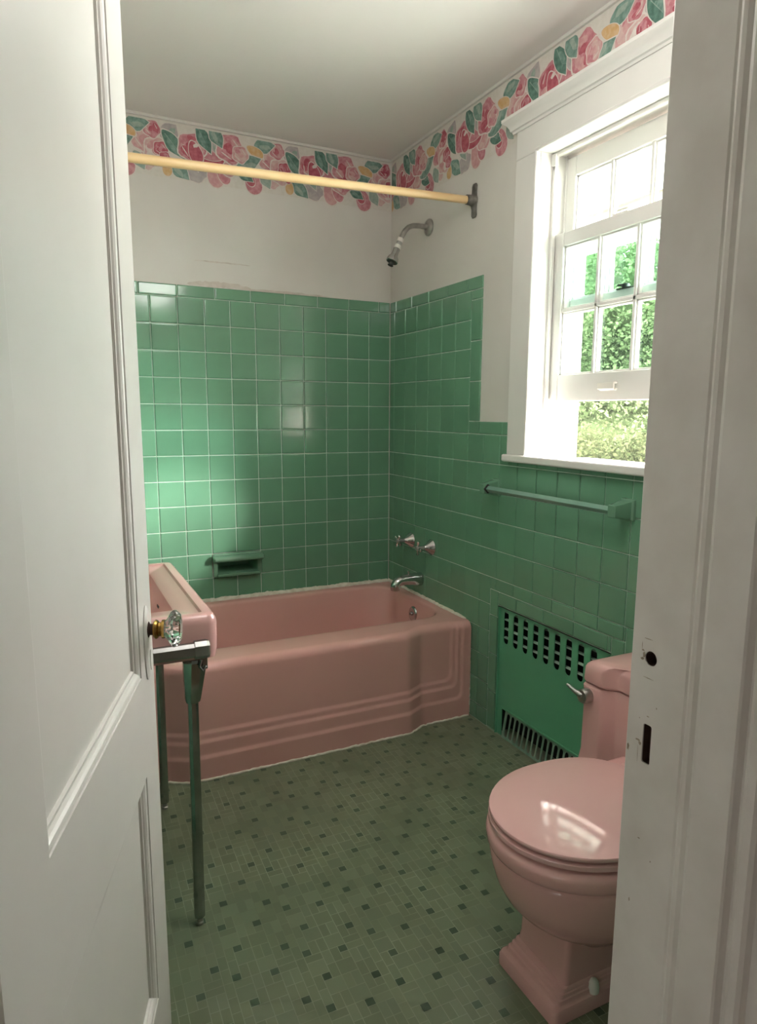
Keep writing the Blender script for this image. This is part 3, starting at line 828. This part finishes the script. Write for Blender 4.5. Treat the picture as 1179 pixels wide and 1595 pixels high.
def caulk(path, r0, seed, flat=.6):
    rr = random.Random(seed); pts = []; rad = []
    for p, q in zip(path, path[1:]):
        p, q = Vector(p), Vector(q); n = max(2, int((q - p).length / .009))
        for i in range(n):
            pts.append(p + (q - p) * i / n + Vector((rr.gauss(0, .0008), rr.gauss(0, .0008), rr.gauss(0, .0010)))); 
            rad.append(r0 * rr.uniform(.72, 1.25))
    pts.append(Vector(path[-1])); rad.append(r0)
    sm = [sum(rad[max(0, i - 1):i + 2]) / len(rad[max(0, i - 1):i + 2]) for i in range(len(rad))]
    b = NB(); tube(b, pts, sm, 8); return b
obj('caulk_bead', caulk([(TX0 + .019, -.0185, TZ + .001), (-.06, -.0185, TZ + .003), (-.0185, -.0185, TZ + .004)], .0125, 1), M['caulk'], tb, smooth=60, label='lumpy off-white caulk along the back tiles')
obj('caulk_bead', caulk([(-.006, -.012, TZ + .004), (-.006, -.40, TZ + .002), (-.006, -.66, TZ), (-.005, -.708, TZ - .004), (-.005, -.735, TZ - .022), (-.005, -.745, TZ - .05), (-.005, -.75, .2), (-.005, -.752, .012)], .0085, 2), M['caulk'], tb, smooth=60, label='lumpy off-white caulk along the tap wall')
path = [(-.008, -.757, .002)] + [(x, front(x, 0) - .001, .0015) for x in [-.05 - .02 * i for i in range(78)]]
obj('caulk_bead', caulk(path, .0048, 3), M['caulk'], tb, smooth=60, label='thin white caulk line where apron meets floor')
b = NB(); lathe(b, (-.054, -.366, .332), (-1, 0, .10), [(0, .034), (.004, .034), (.008, .031), (.010, .024), (.0105, .009), (.013, .009), (.017, .007)], 32)
box(b, (-.078, -.369, .330), (-.066, -.363, .338)); obj('overflow_plate', b, M['chrome'], tb, smooth=40)
b = NB(); lathe(b, (-.42, -.355, .060), (0, 0, 1), [(0, .03), (.004, .03), (.005, .024), (.003, .02)], 24); obj('drain', b, M['nickel'], tb, smooth=40)

# tub spout
sp = thing('tub_spout', (0, -.33, .48), 'chrome tub spout on the tap wall just above the rim', 'spout')
b = NB()
def sring(x, zc, ry, rz, n=20): return [Vector((x, -.33 + ry * math.cos(2*PI*k/n), zc + rz * math.sin(2*PI*k/n))) for k in range(n)]
loft(b, [sring(.002, .480, .029, .031), sring(-.016, .480, .029, .031), sring(-.045, .484, .0265, .027), sring(-.080, .484, .0245, .0235), sring(-.100, .482, .0235, .0225)]
     + [[Vector((-.100 - (.030 + .0225 * math.sin(2*PI*k/20)) * math.sin(w), -.33 + .0225 * math.cos(2*PI*k/20), .452 + (.030 + .0225 * math.sin(2*PI*k/20)) * math.cos(w))) for k in range(20)] for w in (PI/8, PI/4, 3*PI/8, PI/2)]
     + [[Vector((-.130 - .020 * math.sin(2*PI*k/20), -.33 + .020 * math.cos(2*PI*k/20), .440)) for k in range(20)]])
obj('spout_body', b, M['chrome'], sp, smooth=50)
b = NB(); lathe(b, (-.062, -.33, .505), (0, 0, 1), [(0, .0035), (.010, .0035), (.011, .006), (.016, .006), (.018, .003)], 14); obj('diverter_knob', b, M['chrome'], sp, smooth=40)

# taps
def tap(loc, lab, rot):
    t = thing('tap', loc, lab, 'tap', 'cross handle tub taps')
    x, y, z = loc
    b = NB(); lathe(b, (x + .002, y, z), (-1, 0, 0), [(0, .035), (.003, .035), (.004, .0355), (.010, .032), (.022, .021), (.034, .013), (.040, .010)], 32); obj('escutcheon', b, M['chrome'], t, smooth=40)
    b = NB(); lathe(b, (x - .038, y, z), (-1, 0, 0), [(0, .008), (.022, .008), (.024, .011), (.036, .011), (.040, .007)], 18); obj('stem', b, M['nickel'], t, smooth=40)
    b = NB()
    for k in range(4):
        w = rot + k * PI / 2; d = Vector((0, math.cos(w), math.sin(w))); c = Vector((x - .068, y, z))
        tube(b, [c, c + d * .012, c + d * .022, c + d * .029, c + d * .032], [.0075, .0055, .0070, .0080, .0045], 10)
    obj('cross_handle', b, M['chrome'], t, smooth=50)
tap((0, -.236, .645), 'chrome cross-handle tub tap closer to the back corner', .5)
tap((0, -.424, .644), 'chrome cross-handle tub tap farther from the back corner', .15)

# shower head
sh = thing('shower_fixture', (0, -.352, 1.993), 'grey metal shower arm with white taped head on upper tap wall', 'shower head')
b = NB(); lathe(b, (.006, -.352, 1.993), (-1, 0, 0), [(0, .034), (.006, .034), (.012, .028), (.016, .014), (.022, .012)], 28); obj('flange', b, M['nickel'], sh, smooth=40)
b = NB()
pts = [(.0, -.352, 1.993), (-.05, -.352, 1.993), (-.075, -.352, 1.990), (-.095, -.352, 1.981), (-.110, -.352, 1.966), (-.122, -.352, 1.946), (-.130, -.352, 1.930)]
tube(b, pts, .0105, 18); obj('arm', b, M['nickel'], sh, smooth=50)
ax = Vector((-.40, 0, -.92)).normalized(); hp = Vector((-.128, -.352, 1.934))
b = NB(); lathe(b, hp, ax, [(0, .0135), (.016, .0135)], 18); lathe(b, hp + ax * .030, ax, [(0, .0135), (.015, .0135)], 18); obj('white_tape', b, M['whiteplastic'], sh, smooth=40, label='white tape wraps on the neck')
b = NB(); lathe(b, hp + ax * .015, ax, [(0, .012), (.016, .012)], 18); obj('swivel_nut', b, M['nickel'], sh, smooth=40)
b = NB(); lathe(b, hp + ax * .045, ax, [(0, .013), (.003, .0145), (.018, .0135), (.032, .016), (.042, .023), (.050, .0255), (.058, .0255), (.060, .0235)], 28); obj('spray_head', b, M['chrome'], sh, smooth=40)
b = NB(); lathe(b, hp + ax * .1045, ax, [(0, .0222), (.002, .021), (.003, .010), (.013, .009), (.014, .012), (.016, .012)], 24); obj('spray_face', b, M['darkmetal'], sh, smooth=40)

# shower rod
rd = thing('shower_rod', (-.8, -.695, 2.0), 'cream yellow shower rod spanning above the tub', 'shower rod')
zr = lambda x: 2.010 + (x) * .036
b = NB(); tube(b, [(-.034, -.695, zr(-.034)), (XL + .02, -.695, zr(XL))], .0140, 28); obj('rod', b, M['rod'], rd, smooth=50)
def flange(x, s, lab):
    b = NB(); z = zr(x); ring = []
    for zz, w, h in ((-.060, .011, .004), (-.052, .0165, .005), (-.03, .0145, .007), (-.012, .016, .013), (0, .018, .015), (.012, .016, .013), (.03, .0145, .007), (.052, .0165, .005), (.060, .011, .004)):
        ring.append([Vector((x + s * hh, -.695 + yy, z + zz)) for yy, hh in ((-w, 0), (w, 0), (w, h * .6), (w * .6, h), (-w * .6, h), (-w, h * .6))])
    loft(b, ring); lathe(b, (x, -.695, z), (s, 0, 0), [(0, .021), (.014, .021), (.018, .0185), (.036, .0175)], 22)
    obj('wall_flange', b, M['iron'], rd, smooth=45, label=lab)
flange(.004, -1, 'tarnished grey metal wall flange'); flange(XL - .004, 1, 'tarnished grey metal wall flange')

# soap dish
sd = thing('soap_dish', (-.756, 0, .55), 'green ceramic soap dish set in the tiled back wall', 'soap dish')
du0, du1, dz0, dz1 = 6 * T, 8 * T, zrow(11), zrow(10)
b = NB(); cz_ = (dz0 + dz1) / 2
fo = rrect(-du1, -du0, dz0, dz1, .004, 4)
def dring(ix, iz0, iz1, r, y): return [Vector((px, y, pz)) for px, pz in rrect(-du1 + ix, -du0 - ix, dz0 + iz0, dz1 - iz1, r, 4)]
loft(b, [dring(.001, .001, .001, .004, .004), dring(.001, .001, .001, .004, -.006), dring(.005, .005, .005, .006, -.010), dring(.018, .015, .030, .008, -.010), dring(.021, .018, .033, .008, -.004), dring(.022, .020, .034, .010, .085), dring(.03, .026, .04, .010, .105)], False, True)
obj('recess', b, M['ceramic'], sd, smooth=40)
b = NB(); lipz = dz1 - .022
ring = []
for x in (-du1 - .004, -du1 + .002, -du0 - .002, -du0 + .004):
    k = .8 if x in (-du1 - .004, -du0 + .004) else 1
    ring.append([Vector((x, -.006 - k * (.022 + .024 * math.cos(2*PI*q/16) ), lipz + .002 + k * .0155 * math.sin(2*PI*q/16) - (.012 if False else 0))) for q in range(16)])
loft(b, ring); obj('grab_lip', b, M['ceramic'], sd, smooth=50)
b = NB(); box(b, (-du1 + .014, -.030, dz0 + .006), (-du0 - .014, -.006, dz0 + .018)); box(b, (-.80, -.032, dz0 + .014), (-.712, -.022, dz0 + .020)); obj('tray_lip', b, M['ceramic'], sd, bevel=.004, seg=3)

# towel bar
tw = thing('towel_bar', (0, -1.2, .958), 'green towel bar mounted on the tile under the window', 'towel bar')
def post(y0, y1, lab=None):
    b = NB(); zc = .956; yc = (y0 + y1) / 2
    def pr(x, hy, hz, dz=0): return [Vector((x, yc + a, zc + dz + c)) for a, c in rrect(-hy, hy, -hz, hz, .004, 3)]
    loft(b, [pr(.002, .027, .032), pr(-.008, .026, .031), pr(-.012, .021, .027), pr(-.030, .019, .024, -.001), pr(-.058, .015, .019, -.002), pr(-.066, .0145, .0185, -.002), pr(-.069, .012, .016, -.002)])
    obj('post', b, M['ceramic'], tw, smooth=30)
    return yc
post(-.927, -.873); post(-1.575, -1.521)
b = NB(); zc = .954; xc = -.054
q = [(.0, .0125), (.0115, .0), (.0, -.0125), (-.0115, .0)]
loft(b, [[(xc + a, y, zc + c) for a, c in q] for y in (-.905, -1.543)]); obj('bar', b, M['barglass'], tw, bevel=.0012, seg=1, label='grey-green square bar set on edge')
b = NB(); loft(b, [[(xc + a * 1.35, y, zc + c * 1.35) for a, c in q] for y in (-.914, -.922)]); obj('end_socket', b, M['dark'], tw, label='black gap round the bar end')

# radiator cover
rc = thing('radiator_cover', (0, -1.22, 0), 'green painted metal radiator cover with slots in tiled wall', 'radiator cover')
b = NB()
px_ = .010     # panel front plane
slots = [(-.972 - .0575 * i, .0145) for i in range(10)]
def slotpts(yc, w, z0, z1, n=8):
    out = []
    for k in range(n + 1): a = PI * k / n; out.append((yc + w * math.cos(a), z1 - w + w * math.sin(a)))
    for k in range(n + 1): a = PI + PI * k / n; out.append((yc + w * math.cos(a), z0 + w + w * math.sin(a)))
    return out
def plate(bm, y0, y1, z0, z1, holes, x0, x1):
    """flat plate with slot holes; holes side by side along y, each in its own cell"""
    ed = [y1] + [(holes[i][0] + holes[i + 1][0]) / 2 for i in range(len(holes) - 1)] + [y0]
    for i, (yc, w, s0, s1) in enumerate(holes):
        ya, yb_ = ed[i], ed[i + 1]; sp_ = slotpts(yc, w, s0, s1); n = len(sp_)
        def outp(p):
            # project the slot point outwards onto the cell rectangle
            cy, cz = yc, min(max(p[1], s0 + w), s1 - w)
            dy, dz = p[0] - cy, p[1] - cz; t = 1e9
            if dy > 1e-9: t = min(t, (ya - cy) / dy)
            if dy < -1e-9: t = min(t, (yb_ - cy) / dy)
            if dz > 1e-9: t = min(t, (z1 - cz) / dz)
            if dz < -1e-9: t = min(t, (z0 - cz) / dz)
            return (cy + dy * t, cz + dz * t)
        for x in (x0, x1):
            iv = [bm.verts.new((x, *p)) for p in sp_]; ov = [bm.verts.new((x, *outp(p))) for p in sp_]
            for k in range(n):
                j = (k + 1) % n; bm.faces.new((iv[k], iv[j], ov[j], ov[k]))
            for (yy, zz) in ((ya, z1), (yb_, z1), (yb_, z0), (ya, z0)):
                best = None
                for k in range(n):
                    j = (k + 1) % n; a, c = outp(sp_[k]), outp(sp_[j])
                    if (abs(a[0] - yy) < 1e-7 and abs(c[1] - zz) < 1e-7) or (abs(a[1] - zz) < 1e-7 and abs(c[0] - yy) < 1e-7): best = (k, j)
                if best: bm.faces.new((ov[best[0]], ov[best[1]], bm.verts.new((x, yy, zz))))
        a = [bm.verts.new((x0, *p)) for p in sp_]; c = [bm.verts.new((x1, *p)) for p in sp_]
        for k in range(n):
            j = (k + 1) % n; bm.faces.new((a[k], a[j], c[j], c[k]))
plate(b, -1.5, -.934, .350, .506, [(y, w, .369, .4965) for y, w in slots if y - w > -1.498], px_, px_ + .003)
box(b, (px_, -1.5, .118), (px_ + .003, -.934, .350)); box(b, (px_, -.962, .0), (px_ + .003, -.934, .118))
box(b, (.0005, -.9345, 0), (.014, -.9328, .506)); box(b, (px_ - .004, -1.5, .112), (px_ + .006, -.962, .118))
bmesh.ops.remove_doubles(b, verts=b.verts[:], dist=1e-6)
obj('panel', b, M['grille'], rc)
b = NB()
for z in (.388, .422, .458, .488):
    box(b, (px_ + .0045, -1.49, z), (px_ + .022, -.945, z + .0014))
obj('louvre', b, M['louvre'], rc)
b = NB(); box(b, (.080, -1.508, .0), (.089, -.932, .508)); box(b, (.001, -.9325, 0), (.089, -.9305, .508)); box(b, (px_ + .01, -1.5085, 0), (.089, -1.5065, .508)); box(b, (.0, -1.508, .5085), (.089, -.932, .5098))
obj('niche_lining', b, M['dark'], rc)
b = NB()
lw = [(-1.000 - .0273 * i, .0098) for i in range(18)]
plate(b, -1.495, -.978, .002, .112, [(y, w, .010, .100) for y, w in lw if y - w > -1.49], 0, .003)
sl = Matrix.Translation((px_ - .010, 0, 0)) @ Matrix.Rotation(math.radians(9), 4, 'Y')
b.transform(sl)
bmesh.ops.remove_doubles(b, verts=b.verts[:], dist=1e-6)
obj('lower_grille', b, M['lowgrille'], rc, label='loose worn lower grille with upright slots')

# ------------------------------------------------------------------ toilet
TY = -1.963
to = thing('toilet', (-.36, TY, 0), 'pink toilet with closed lid beside the doorway', 'toilet')
def egg(xf, xb, hw, z, n=56, sq=2.0, back=2.6):
    """plan outline: rounded front toward -x, squarer back"""
    xm = xf + hw * 1.15; pts = []
    for k in range(n):
        w = 2 * PI * k / n; c, s = math.cos(w), math.sin(w)
        if c < 0: x = xm + (xm - xf) * -abs(c) ** (2 / sq); y = hw * math.copysign(abs(s) ** (2 / sq), s)
        else: x = xm + (xb - xm) * abs(c) ** (2 / back); y = hw * math.copysign(abs(s) ** (2 / back), s)
        pts.append(Vector((x, TY + y, z)))
    return pts
b = NB()
bowl = [(-.585, -.30, .094, .128), (-.606, -.29, .108, .148), (-.632, -.285, .126, .165), (-.658, -.28, .144, .188), (-.682, -.275, .159, .216), (-.699, -.272, .170, .250), (-.709, -.27, .177, .285), (-.713, -.27, .180, .310), (-.712, -.27, .179, .319), (-.709, -.27, .176, .3225), (-.716, -.27, .183, .328), (-.721, -.27, .187, .338), (-.722, -.27, .188, .352), (-.719, -.27, .185, .364), (-.710, -.27, .178, .369), (-.68, -.28, .155, .370)]
loft(b, [egg(xf, xb, hw, z) for xf, xb, hw, z in bowl])
obj('bowl', b, M['pinkc'], to, smooth=50)
b = NB()   # pedestal and stepped plinth
def rr_ring(x0, x1, hy, r, z): return [Vector((x, TY + y, z)) for x, y in rrect(x0, x1, -hy, hy, r, 5)]
loft(b, [rr_ring(-.648, -.14, .098, .012, 0), rr_ring(-.648, -.14, .098, .012, .024), rr_ring(-.644, -.14, .095, .012, .031), rr_ring(-.634, -.14, .090, .012, .034), rr_ring(-.632, -.145, .089, .010, .036), rr_ring(-.630, -.145, .088, .010, .043), rr_ring(-.625, -.15, .0855, .010, .045), rr_ring(-.622, -.15, .085, .010, .052), rr_ring(-.617, -.155, .083, .010, .054), rr_ring(-.614, -.155, .082, .010, .061), rr_ring(-.608, -.16, .080, .012, .064)])
loft(b, [rr_ring(-.608, -.47, .080, .012, .063), rr_ring(-.604, -.47, .078, .012, .085), rr_ring(-.602, -.46, .077, .012, .15), rr_ring(-.600, -.46, .080, .02, .20), rr_ring(-.600, -.45, .090, .03, .26)])
loft(b, [rr_ring(-.50, -.16, .055, .02, .063), rr_ring(-.50, -.16, .052, .02, .15), rr_ring(-.50, -.10, .075, .03, .24), rr_ring(-.48, -.06, .12, .03, .31)])
obj('pedestal', b, M['pinkc'], to, smooth=35)
b = NB(); loft(b, [egg(-.713, -.300, .178, .374), egg(-.718, -.300, .1815, .377), egg(-.718, -.300, .1815, .386), egg(-.710, -.300, .175, .390)]); obj('seat', b, M['pinkseat'], to, smooth=40)
b = NB(); lid = [egg(-.707, -.303, .172, .3925), egg(-.7155, -.303, .179, .3945), egg(-.7175, -.303, .1810, .398), egg(-.7175, -.303, .1810, .4015), egg(-.716, -.304, .1800, .4035)]
for k in range(1, 14):
    q = 1 - k / 14; lid.append([Vector((-.505 + (v.x + .505) * q, TY + (v.y - TY) * q, .4045 + .0185 * (1 - q * q))) for v in egg(-.7145, -.305, .1785, 0)])
loft(b, lid); obj('lid', b, M['pinkseat'], to, smooth=40)
b = NB()
for s in (-1, 1): tube(b, [(-.300, TY + s * .075 - .018, .392), (-.300, TY + s * .075 + .018, .392)], .010, 12)
box(b, (-.31, TY - .10, .368), (-.285, TY + .10, .384)); obj('hinge', b, M['pinkseat'], to, smooth=40)
def plan(xf, xb, hw, rec, ins=0.0):
    """tank outline from above: end wings stand proud, the middle is set back"""
    a, c = hw - .070, hw - .094
    half = [(xb, hw), (xf + .014, hw), (xf + .004, hw - .004), (xf, hw - .014), (xf, a + .007), (xf + .0015, a + .002), (xf + .006, a - .003), (xf + rec - .006, c + .003), (xf + rec - .0015, c - .002), (xf + rec, c - .007), (xf + rec - .003, 0.03)]
    return [(x, y) for x, y in half] + [(x, -y) for x, y in reversed(half)]
def pring(p, z): return [Vector((x, TY + y, z)) for x, y in p]
b = NB()
loft(b, [pring(plan(-.275, -.01, .285, .030), .300), pring(plan(-.267, -.01, .288, .030), .318), pring(plan(-.262, -.01, .286, .030), .345), pring(plan(-.260, -.01, .286, .030), .50), pring(plan(-.261, -.01, .290, .030), .522), pring(plan(-.257, -.01, .287, .030), .529)])
loft(b, [rr_ring(-.31, -.03, .15, .03, .27), rr_ring(-.31, -.03, .16, .03, .37), rr_ring(-.30, -.03, .15, .03, .374)])
obj('tank', b, M['pinkc'], to, smooth=32)
b = NB()
loft(b, [pring(plan(-.252, -.012, .278, .030), .532), pring(plan(-.262, -.008, .285, .030), .536), pring(plan(-.263, -.008, .286, .030), .541), pring(plan(-.262, -.008, .284, .030), .574), pring(plan(-.259, -.010, .281, .030), .582), pring(plan(-.253, -.014, .275, .030), .588), pring(plan(-.243, -.022, .265, .026), .592), pring(plan(-.20, -.06, .20, .015), .594)])
obj('tank_lid', b, M['pinkc'], to, smooth=32)
b = NB(); lathe(b, (-.2605, TY + .262, .500), (-1, 0, 0), [(0, .019), (.020, .019), (.024, .017), (.025, .008)], 24)
d0 = Vector((-.282, TY + .262, .502)); tube(b, [d0, d0 + Vector((-.006, .020, .006)), d0 + Vector((-.010, .048, .016))], [.008, .0065, .0035], 12)
obj('flush_lever', b, M['nickel'], to, smooth=40, label='grey metal flush lever')
for yb_ in (-2.050, 2 * TY + 2.050):
    b = NB(); lathe(b, (-.536, yb_, .033), (0, 0, 1), [(0, .012), (.012, .0125), (.022, .0105), (.028, .006), (.030, .002)], 16)
    obj('bolt_cap', b, M['whiteplastic'], to, smooth=50, label='cream floor bolt cap')

# ------------------------------------------------------------------ sink
SX0, SX1, SY0, SY1, ST = XL + .002, -1.166, -1.488, -.876, .779
sk = thing('sink', (-1.39, -1.18, 0), 'pink wall sink on chrome legs, half hidden by the open door', 'sink')
def sring2(i, z, r, n=8): return [Vector((x, y, z)) for x, y in rrect(SX0 + (i if i > .03 else 0), SX1 - i, SY0 + i, SY1 - i, r, n)]
def bring(x0, x1, y0, y1, r, z, n=8): return [Vector((x, y, z)) for x, y in rrect(x0, x1, y0, y1, r, n)]
b = NB()
loft(b, [bring(SX0 + .03, SX1 - .03, SY0 + .03, SY1 - .03, .02, .690), bring(SX0, SX1 - .010, SY0 + .010, SY1 - .01, .016, .676), bring(SX0, SX1 - .004, SY0 + .004, SY1 - .004, .020, .678), bring(SX0, SX1 - .001, SY0 + .001, SY1 - .001, .022, .70), bring(SX0, SX1, SY0, SY1, .022, .758),
         bring(SX0, SX1 - .002, SY0 + .002, SY1 - .002, .022, .768), bring(SX0, SX1 - .007, SY0 + .007, SY1 - .007, .018, .776), bring(SX0, SX1 - .014, SY0 + .014, SY1 - .014, .014, ST),
         bring(SX0 + .03, SX1 - .030, SY0 + .028, SY1 - .028, .006, ST), bring(SX0 + .033, SX1 - .034, SY0 + .031, SY1 - .031, .005, ST - .0055), bring(SX0 + .10, SX1 - .076, SY0 + .096, SY1 - .096, .012, ST - .008),
         bring(SX0 + .105, SX1 - .081, SY0 + .101, SY1 - .101, .014, ST - .011), bring(SX0 + .112, SX1 - .086, SY0 + .107, SY1 - .107, .02, ST - .03), bring(SX0 + .13, SX1 - .11, SY0 + .13, SY1 - .13, .05, ST - .10), bring(SX0 + .17, SX1 - .16, SY0 + .18, SY1 - .18, .05, ST - .135), bring(SX0 + .2, SX1 - .2, SY0 + .25, SY1 - .25, .02, ST - .14)], False, True)
obj('basin', b, M['pinkc'], sk, smooth=35)
b = NB(); box(b, (SX0 + .17, -1.22, .54), (SX1 - .17, -1.14, .66)); tube(b, [(-1.39, -1.18, .64), (-1.39, -1.18, .46), (-1.41, -1.18, .42), (-1.45, -1.18, .41), (-1.49, -1.18, .43), (-1.50, -1.18, .47), (-1.52, -1.18, .49), (XL + .004, -1.18, .49)], .019, 14)
obj('drain_trap', b, M['legchrome'], sk, smooth=50)
b = NB(); box(b, (SX1 - .0925, -1.22, ST - .050), (SX1 - .0895, -1.195, ST - .043)); obj('overflow_slot', b, M['dark'], sk)
def side_bar(y):
    b = NB(); hx, hz = .016, .0155; zc = .704
    def br(x, k=1.0): return [Vector((x, y + a * k, zc + c * k)) for a, c in ((-.013, -.009), (-.006, -.016), (.012, -.016), (.012, .016), (-.006, .016), (-.013, .009))]
    loft(b, [br(XL + .002), br(-1.206)]); loft(b, [br(-1.222, 1.25), br(-1.196, 1.25), br(-1.190, 1.1)])
    obj('towel_rail', b, M['alu'], sk, smooth=20)
side_bar(-1.492); side_bar(-.874)
def leg(y, s):
    ob = None
    b = NB(); n = 8
    def oc(z, r, x=-1.221, rx=None):
        return [Vector((x + (rx or r) * math.cos(2*PI*(k + .5)/n), y + r * math.sin(2*PI*(k + .5)/n), z)) for k in range(n)]
    dx = lambda z: -1.2275 + .005 * z / .6
    loft(b, [oc(.020, .0125, dx(0)), oc(.03, .0132, dx(0)), oc(.12, .0130, dx(.1)), oc(.30, .0126, dx(.3)), oc(.58, .0124, dx(.58))])
    ob = obj('leg', b, M['legchrome'], sk, smooth=20)
    b = NB(); lathe(b, (dx(0), y, 0), (0, 0, 1), [(0, .009), (.006, .009), (.008, .007), (.022, .007)], 14); obj('foot', b, M['nickel'], ob, smooth=40)
    b = NB()
    loft(b, [oc(.568, .0165, dx(.57)), oc(.575, .0185, dx(.57)), oc(.62, .021, -1.2190, .0235), oc(.650, .0225, -1.2165, .0270), oc(.664, .0235, -1.2150, .0285), oc(.671, .0205, -1.2150, .0255)])
    obj('bracket', b, M['legchrome'], ob, smooth=20)
    b = NB(); box(b, (-1.204, y - .030, .652), (-1.192, y - .016, .695)); tube(b, [(-1.205, y - .028, .676), (-1.210, y - .030, .660), (-1.203, y - .032, .650), (-1.196, y - .030, .660)], .004, 8); obj('set_screw_clip', b, M['legchrome'], ob, bevel=.001, seg=1)
leg(-1.452, 1); leg(-.908, 1)

# ------------------------------------------------------------------ light
SKY, HAZE, SUNE, HALL, ROOMFILL = 22.0, 2.4, 20, 2.2, 7.0
w = bpy.data.worlds.new('sky'); bpy.context.scene.world = w; w.use_nodes = True
n = w.node_tree; bg = n.nodes['Background']
tc = n.nodes.new('ShaderNodeTexCoord'); sx = n.nodes.new('ShaderNodeSeparateXYZ'); n.links.new(tc.outputs['Generated'], sx.inputs[0])
mr = n.nodes.new('ShaderNodeMapRange'); mr.inputs['From Min'].default_value = -1; mr.inputs['From Max'].default_value = 1; n.links.new(sx.outputs['Z'], mr.inputs['Value'])
ra = n.nodes.new('ShaderNodeValToRGB'); e = ra.color_ramp.elements
e[0].position = 0; e[0].color = (.52, .47, .43, 1); e[1].position = 1; e[1].color = (.95, .90, .90, 1)
for p, c in ((.485, (.55, .50, .46, 1)), (.505, (1.0, .94, .91, 1)), (.62, (1.0, .94, .92, 1))):
    q = ra.color_ramp.elements.new(p); q.color = c
n.links.new(mr.outputs[0], ra.inputs[0]); n.links.new(ra.outputs[0], bg.inputs['Color'])
# hazy bright part of the sky round the veiled sun
SUN = Vector((1.0, -1.15, .52)).normalized()
nv = n.nodes.new('ShaderNodeVectorMath'); nv.operation = 'NORMALIZE'; n.links.new(tc.outputs['Generated'], nv.inputs[0])
dp = n.nodes.new('ShaderNodeVectorMath'); dp.operation = 'DOT_PRODUCT'; dp.inputs[1].default_value = SUN; n.links.new(nv.outputs[0], dp.inputs[0])
lb = n.nodes.new('ShaderNodeMapRange'); lb.interpolation_type = 'SMOOTHERSTEP'; lb.inputs['From Min'].default_value = .55; lb.inputs['From Max'].default_value = 1.0
lb.inputs['To Min'].default_value = SKY; lb.inputs['To Max'].default_value = SKY * HAZE; n.links.new(dp.outputs['Value'], lb.inputs['Value'])
n.links.new(lb.outputs[0], bg.inputs['Strength'])

s = bpy.data.lights.new('hazy_sun', 'SUN'); s.energy = SUNE; s.angle = math.radians(16); s.color = (1.0, .95, .90)
so_ = bpy.data.objects.new('hazy_sun', s); C.objects.link(so_)
d = Vector((-1.0, 1.22, -.42)).normalized()
so_.rotation_euler = d.to_track_quat('-Z', 'Y').to_euler(); so_.location = (4, -6, 4)

# fill light added low in the hall to brighten the jamb; no window
a = bpy.data.lights.new('hall_fill', 'AREA'); a.energy = HALL; a.shape = 'RECTANGLE'; a.size = .7; a.size_y = .9; a.color = (1.0, .95, .90)
ao = bpy.data.objects.new('hall_fill', a); C.objects.link(ao); ao.location = (-2.56, -3.35, .55); ao.rotation_euler = (0, -PI / 2, 0)

p = bpy.data.lights.new('room_fill', 'POINT'); p.energy = ROOMFILL; p.shadow_soft_size = .16; p.color = (1.0, .97, .93)  # added fill light under the ceiling, out of view, lifts the whole room
po = bpy.data.objects.new('room_fill', p); C.objects.link(po); po.location = (-.80, -1.80, 2.06)

# ------------------------------------------------------------------ camera
cam = bpy.data.cameras.new('camera'); co = bpy.data.objects.new('camera', cam); C.objects.link(co)
F, CX, CY, WW, HH = 1063.28959, 610.254, 814.70, 1179, 1595
cam.sensor_fit = 'HORIZONTAL'; cam.sensor_width = 36; cam.lens = F * 36 / WW
cam.shift_x = (WW / 2 - CX) / WW; cam.shift_y = (CY - HH / 2) / WW
cam.clip_start = .02
rx = Vector((0.89360772, -0.44879288, 0.00708447)); dy = Vector((-0.0649426, -0.14489492, -0.98731349)); fz = Vector((0.44412576, 0.88181087, -0.15862499))
mat = Matrix((( rx.x, -dy.x, -fz.x), (rx.y, -dy.y, -fz.y), (rx.z, -dy.z, -fz.z))).to_4x4()
mat.translation = Vector((-1.48414747, -2.98002034, 1.22399327)); co.matrix_world = mat
sc = bpy.context.scene; sc.camera = co
sc.view_settings.view_transform = 'Standard'; sc.view_settings.look = 'None'; sc.view_settings.gamma = 1; sc.view_settings.use_curve_mapping = False
sc.view_settings.exposure = 1.15
sc.cycles.max_bounces = 12; sc.cycles.diffuse_bounces = 6; sc.cycles.transparent_max_bounces = 16; sc.cycles.sample_clamp_indirect = 8
for o in bpy.data.objects:
    if 'org' in o: del o['org']
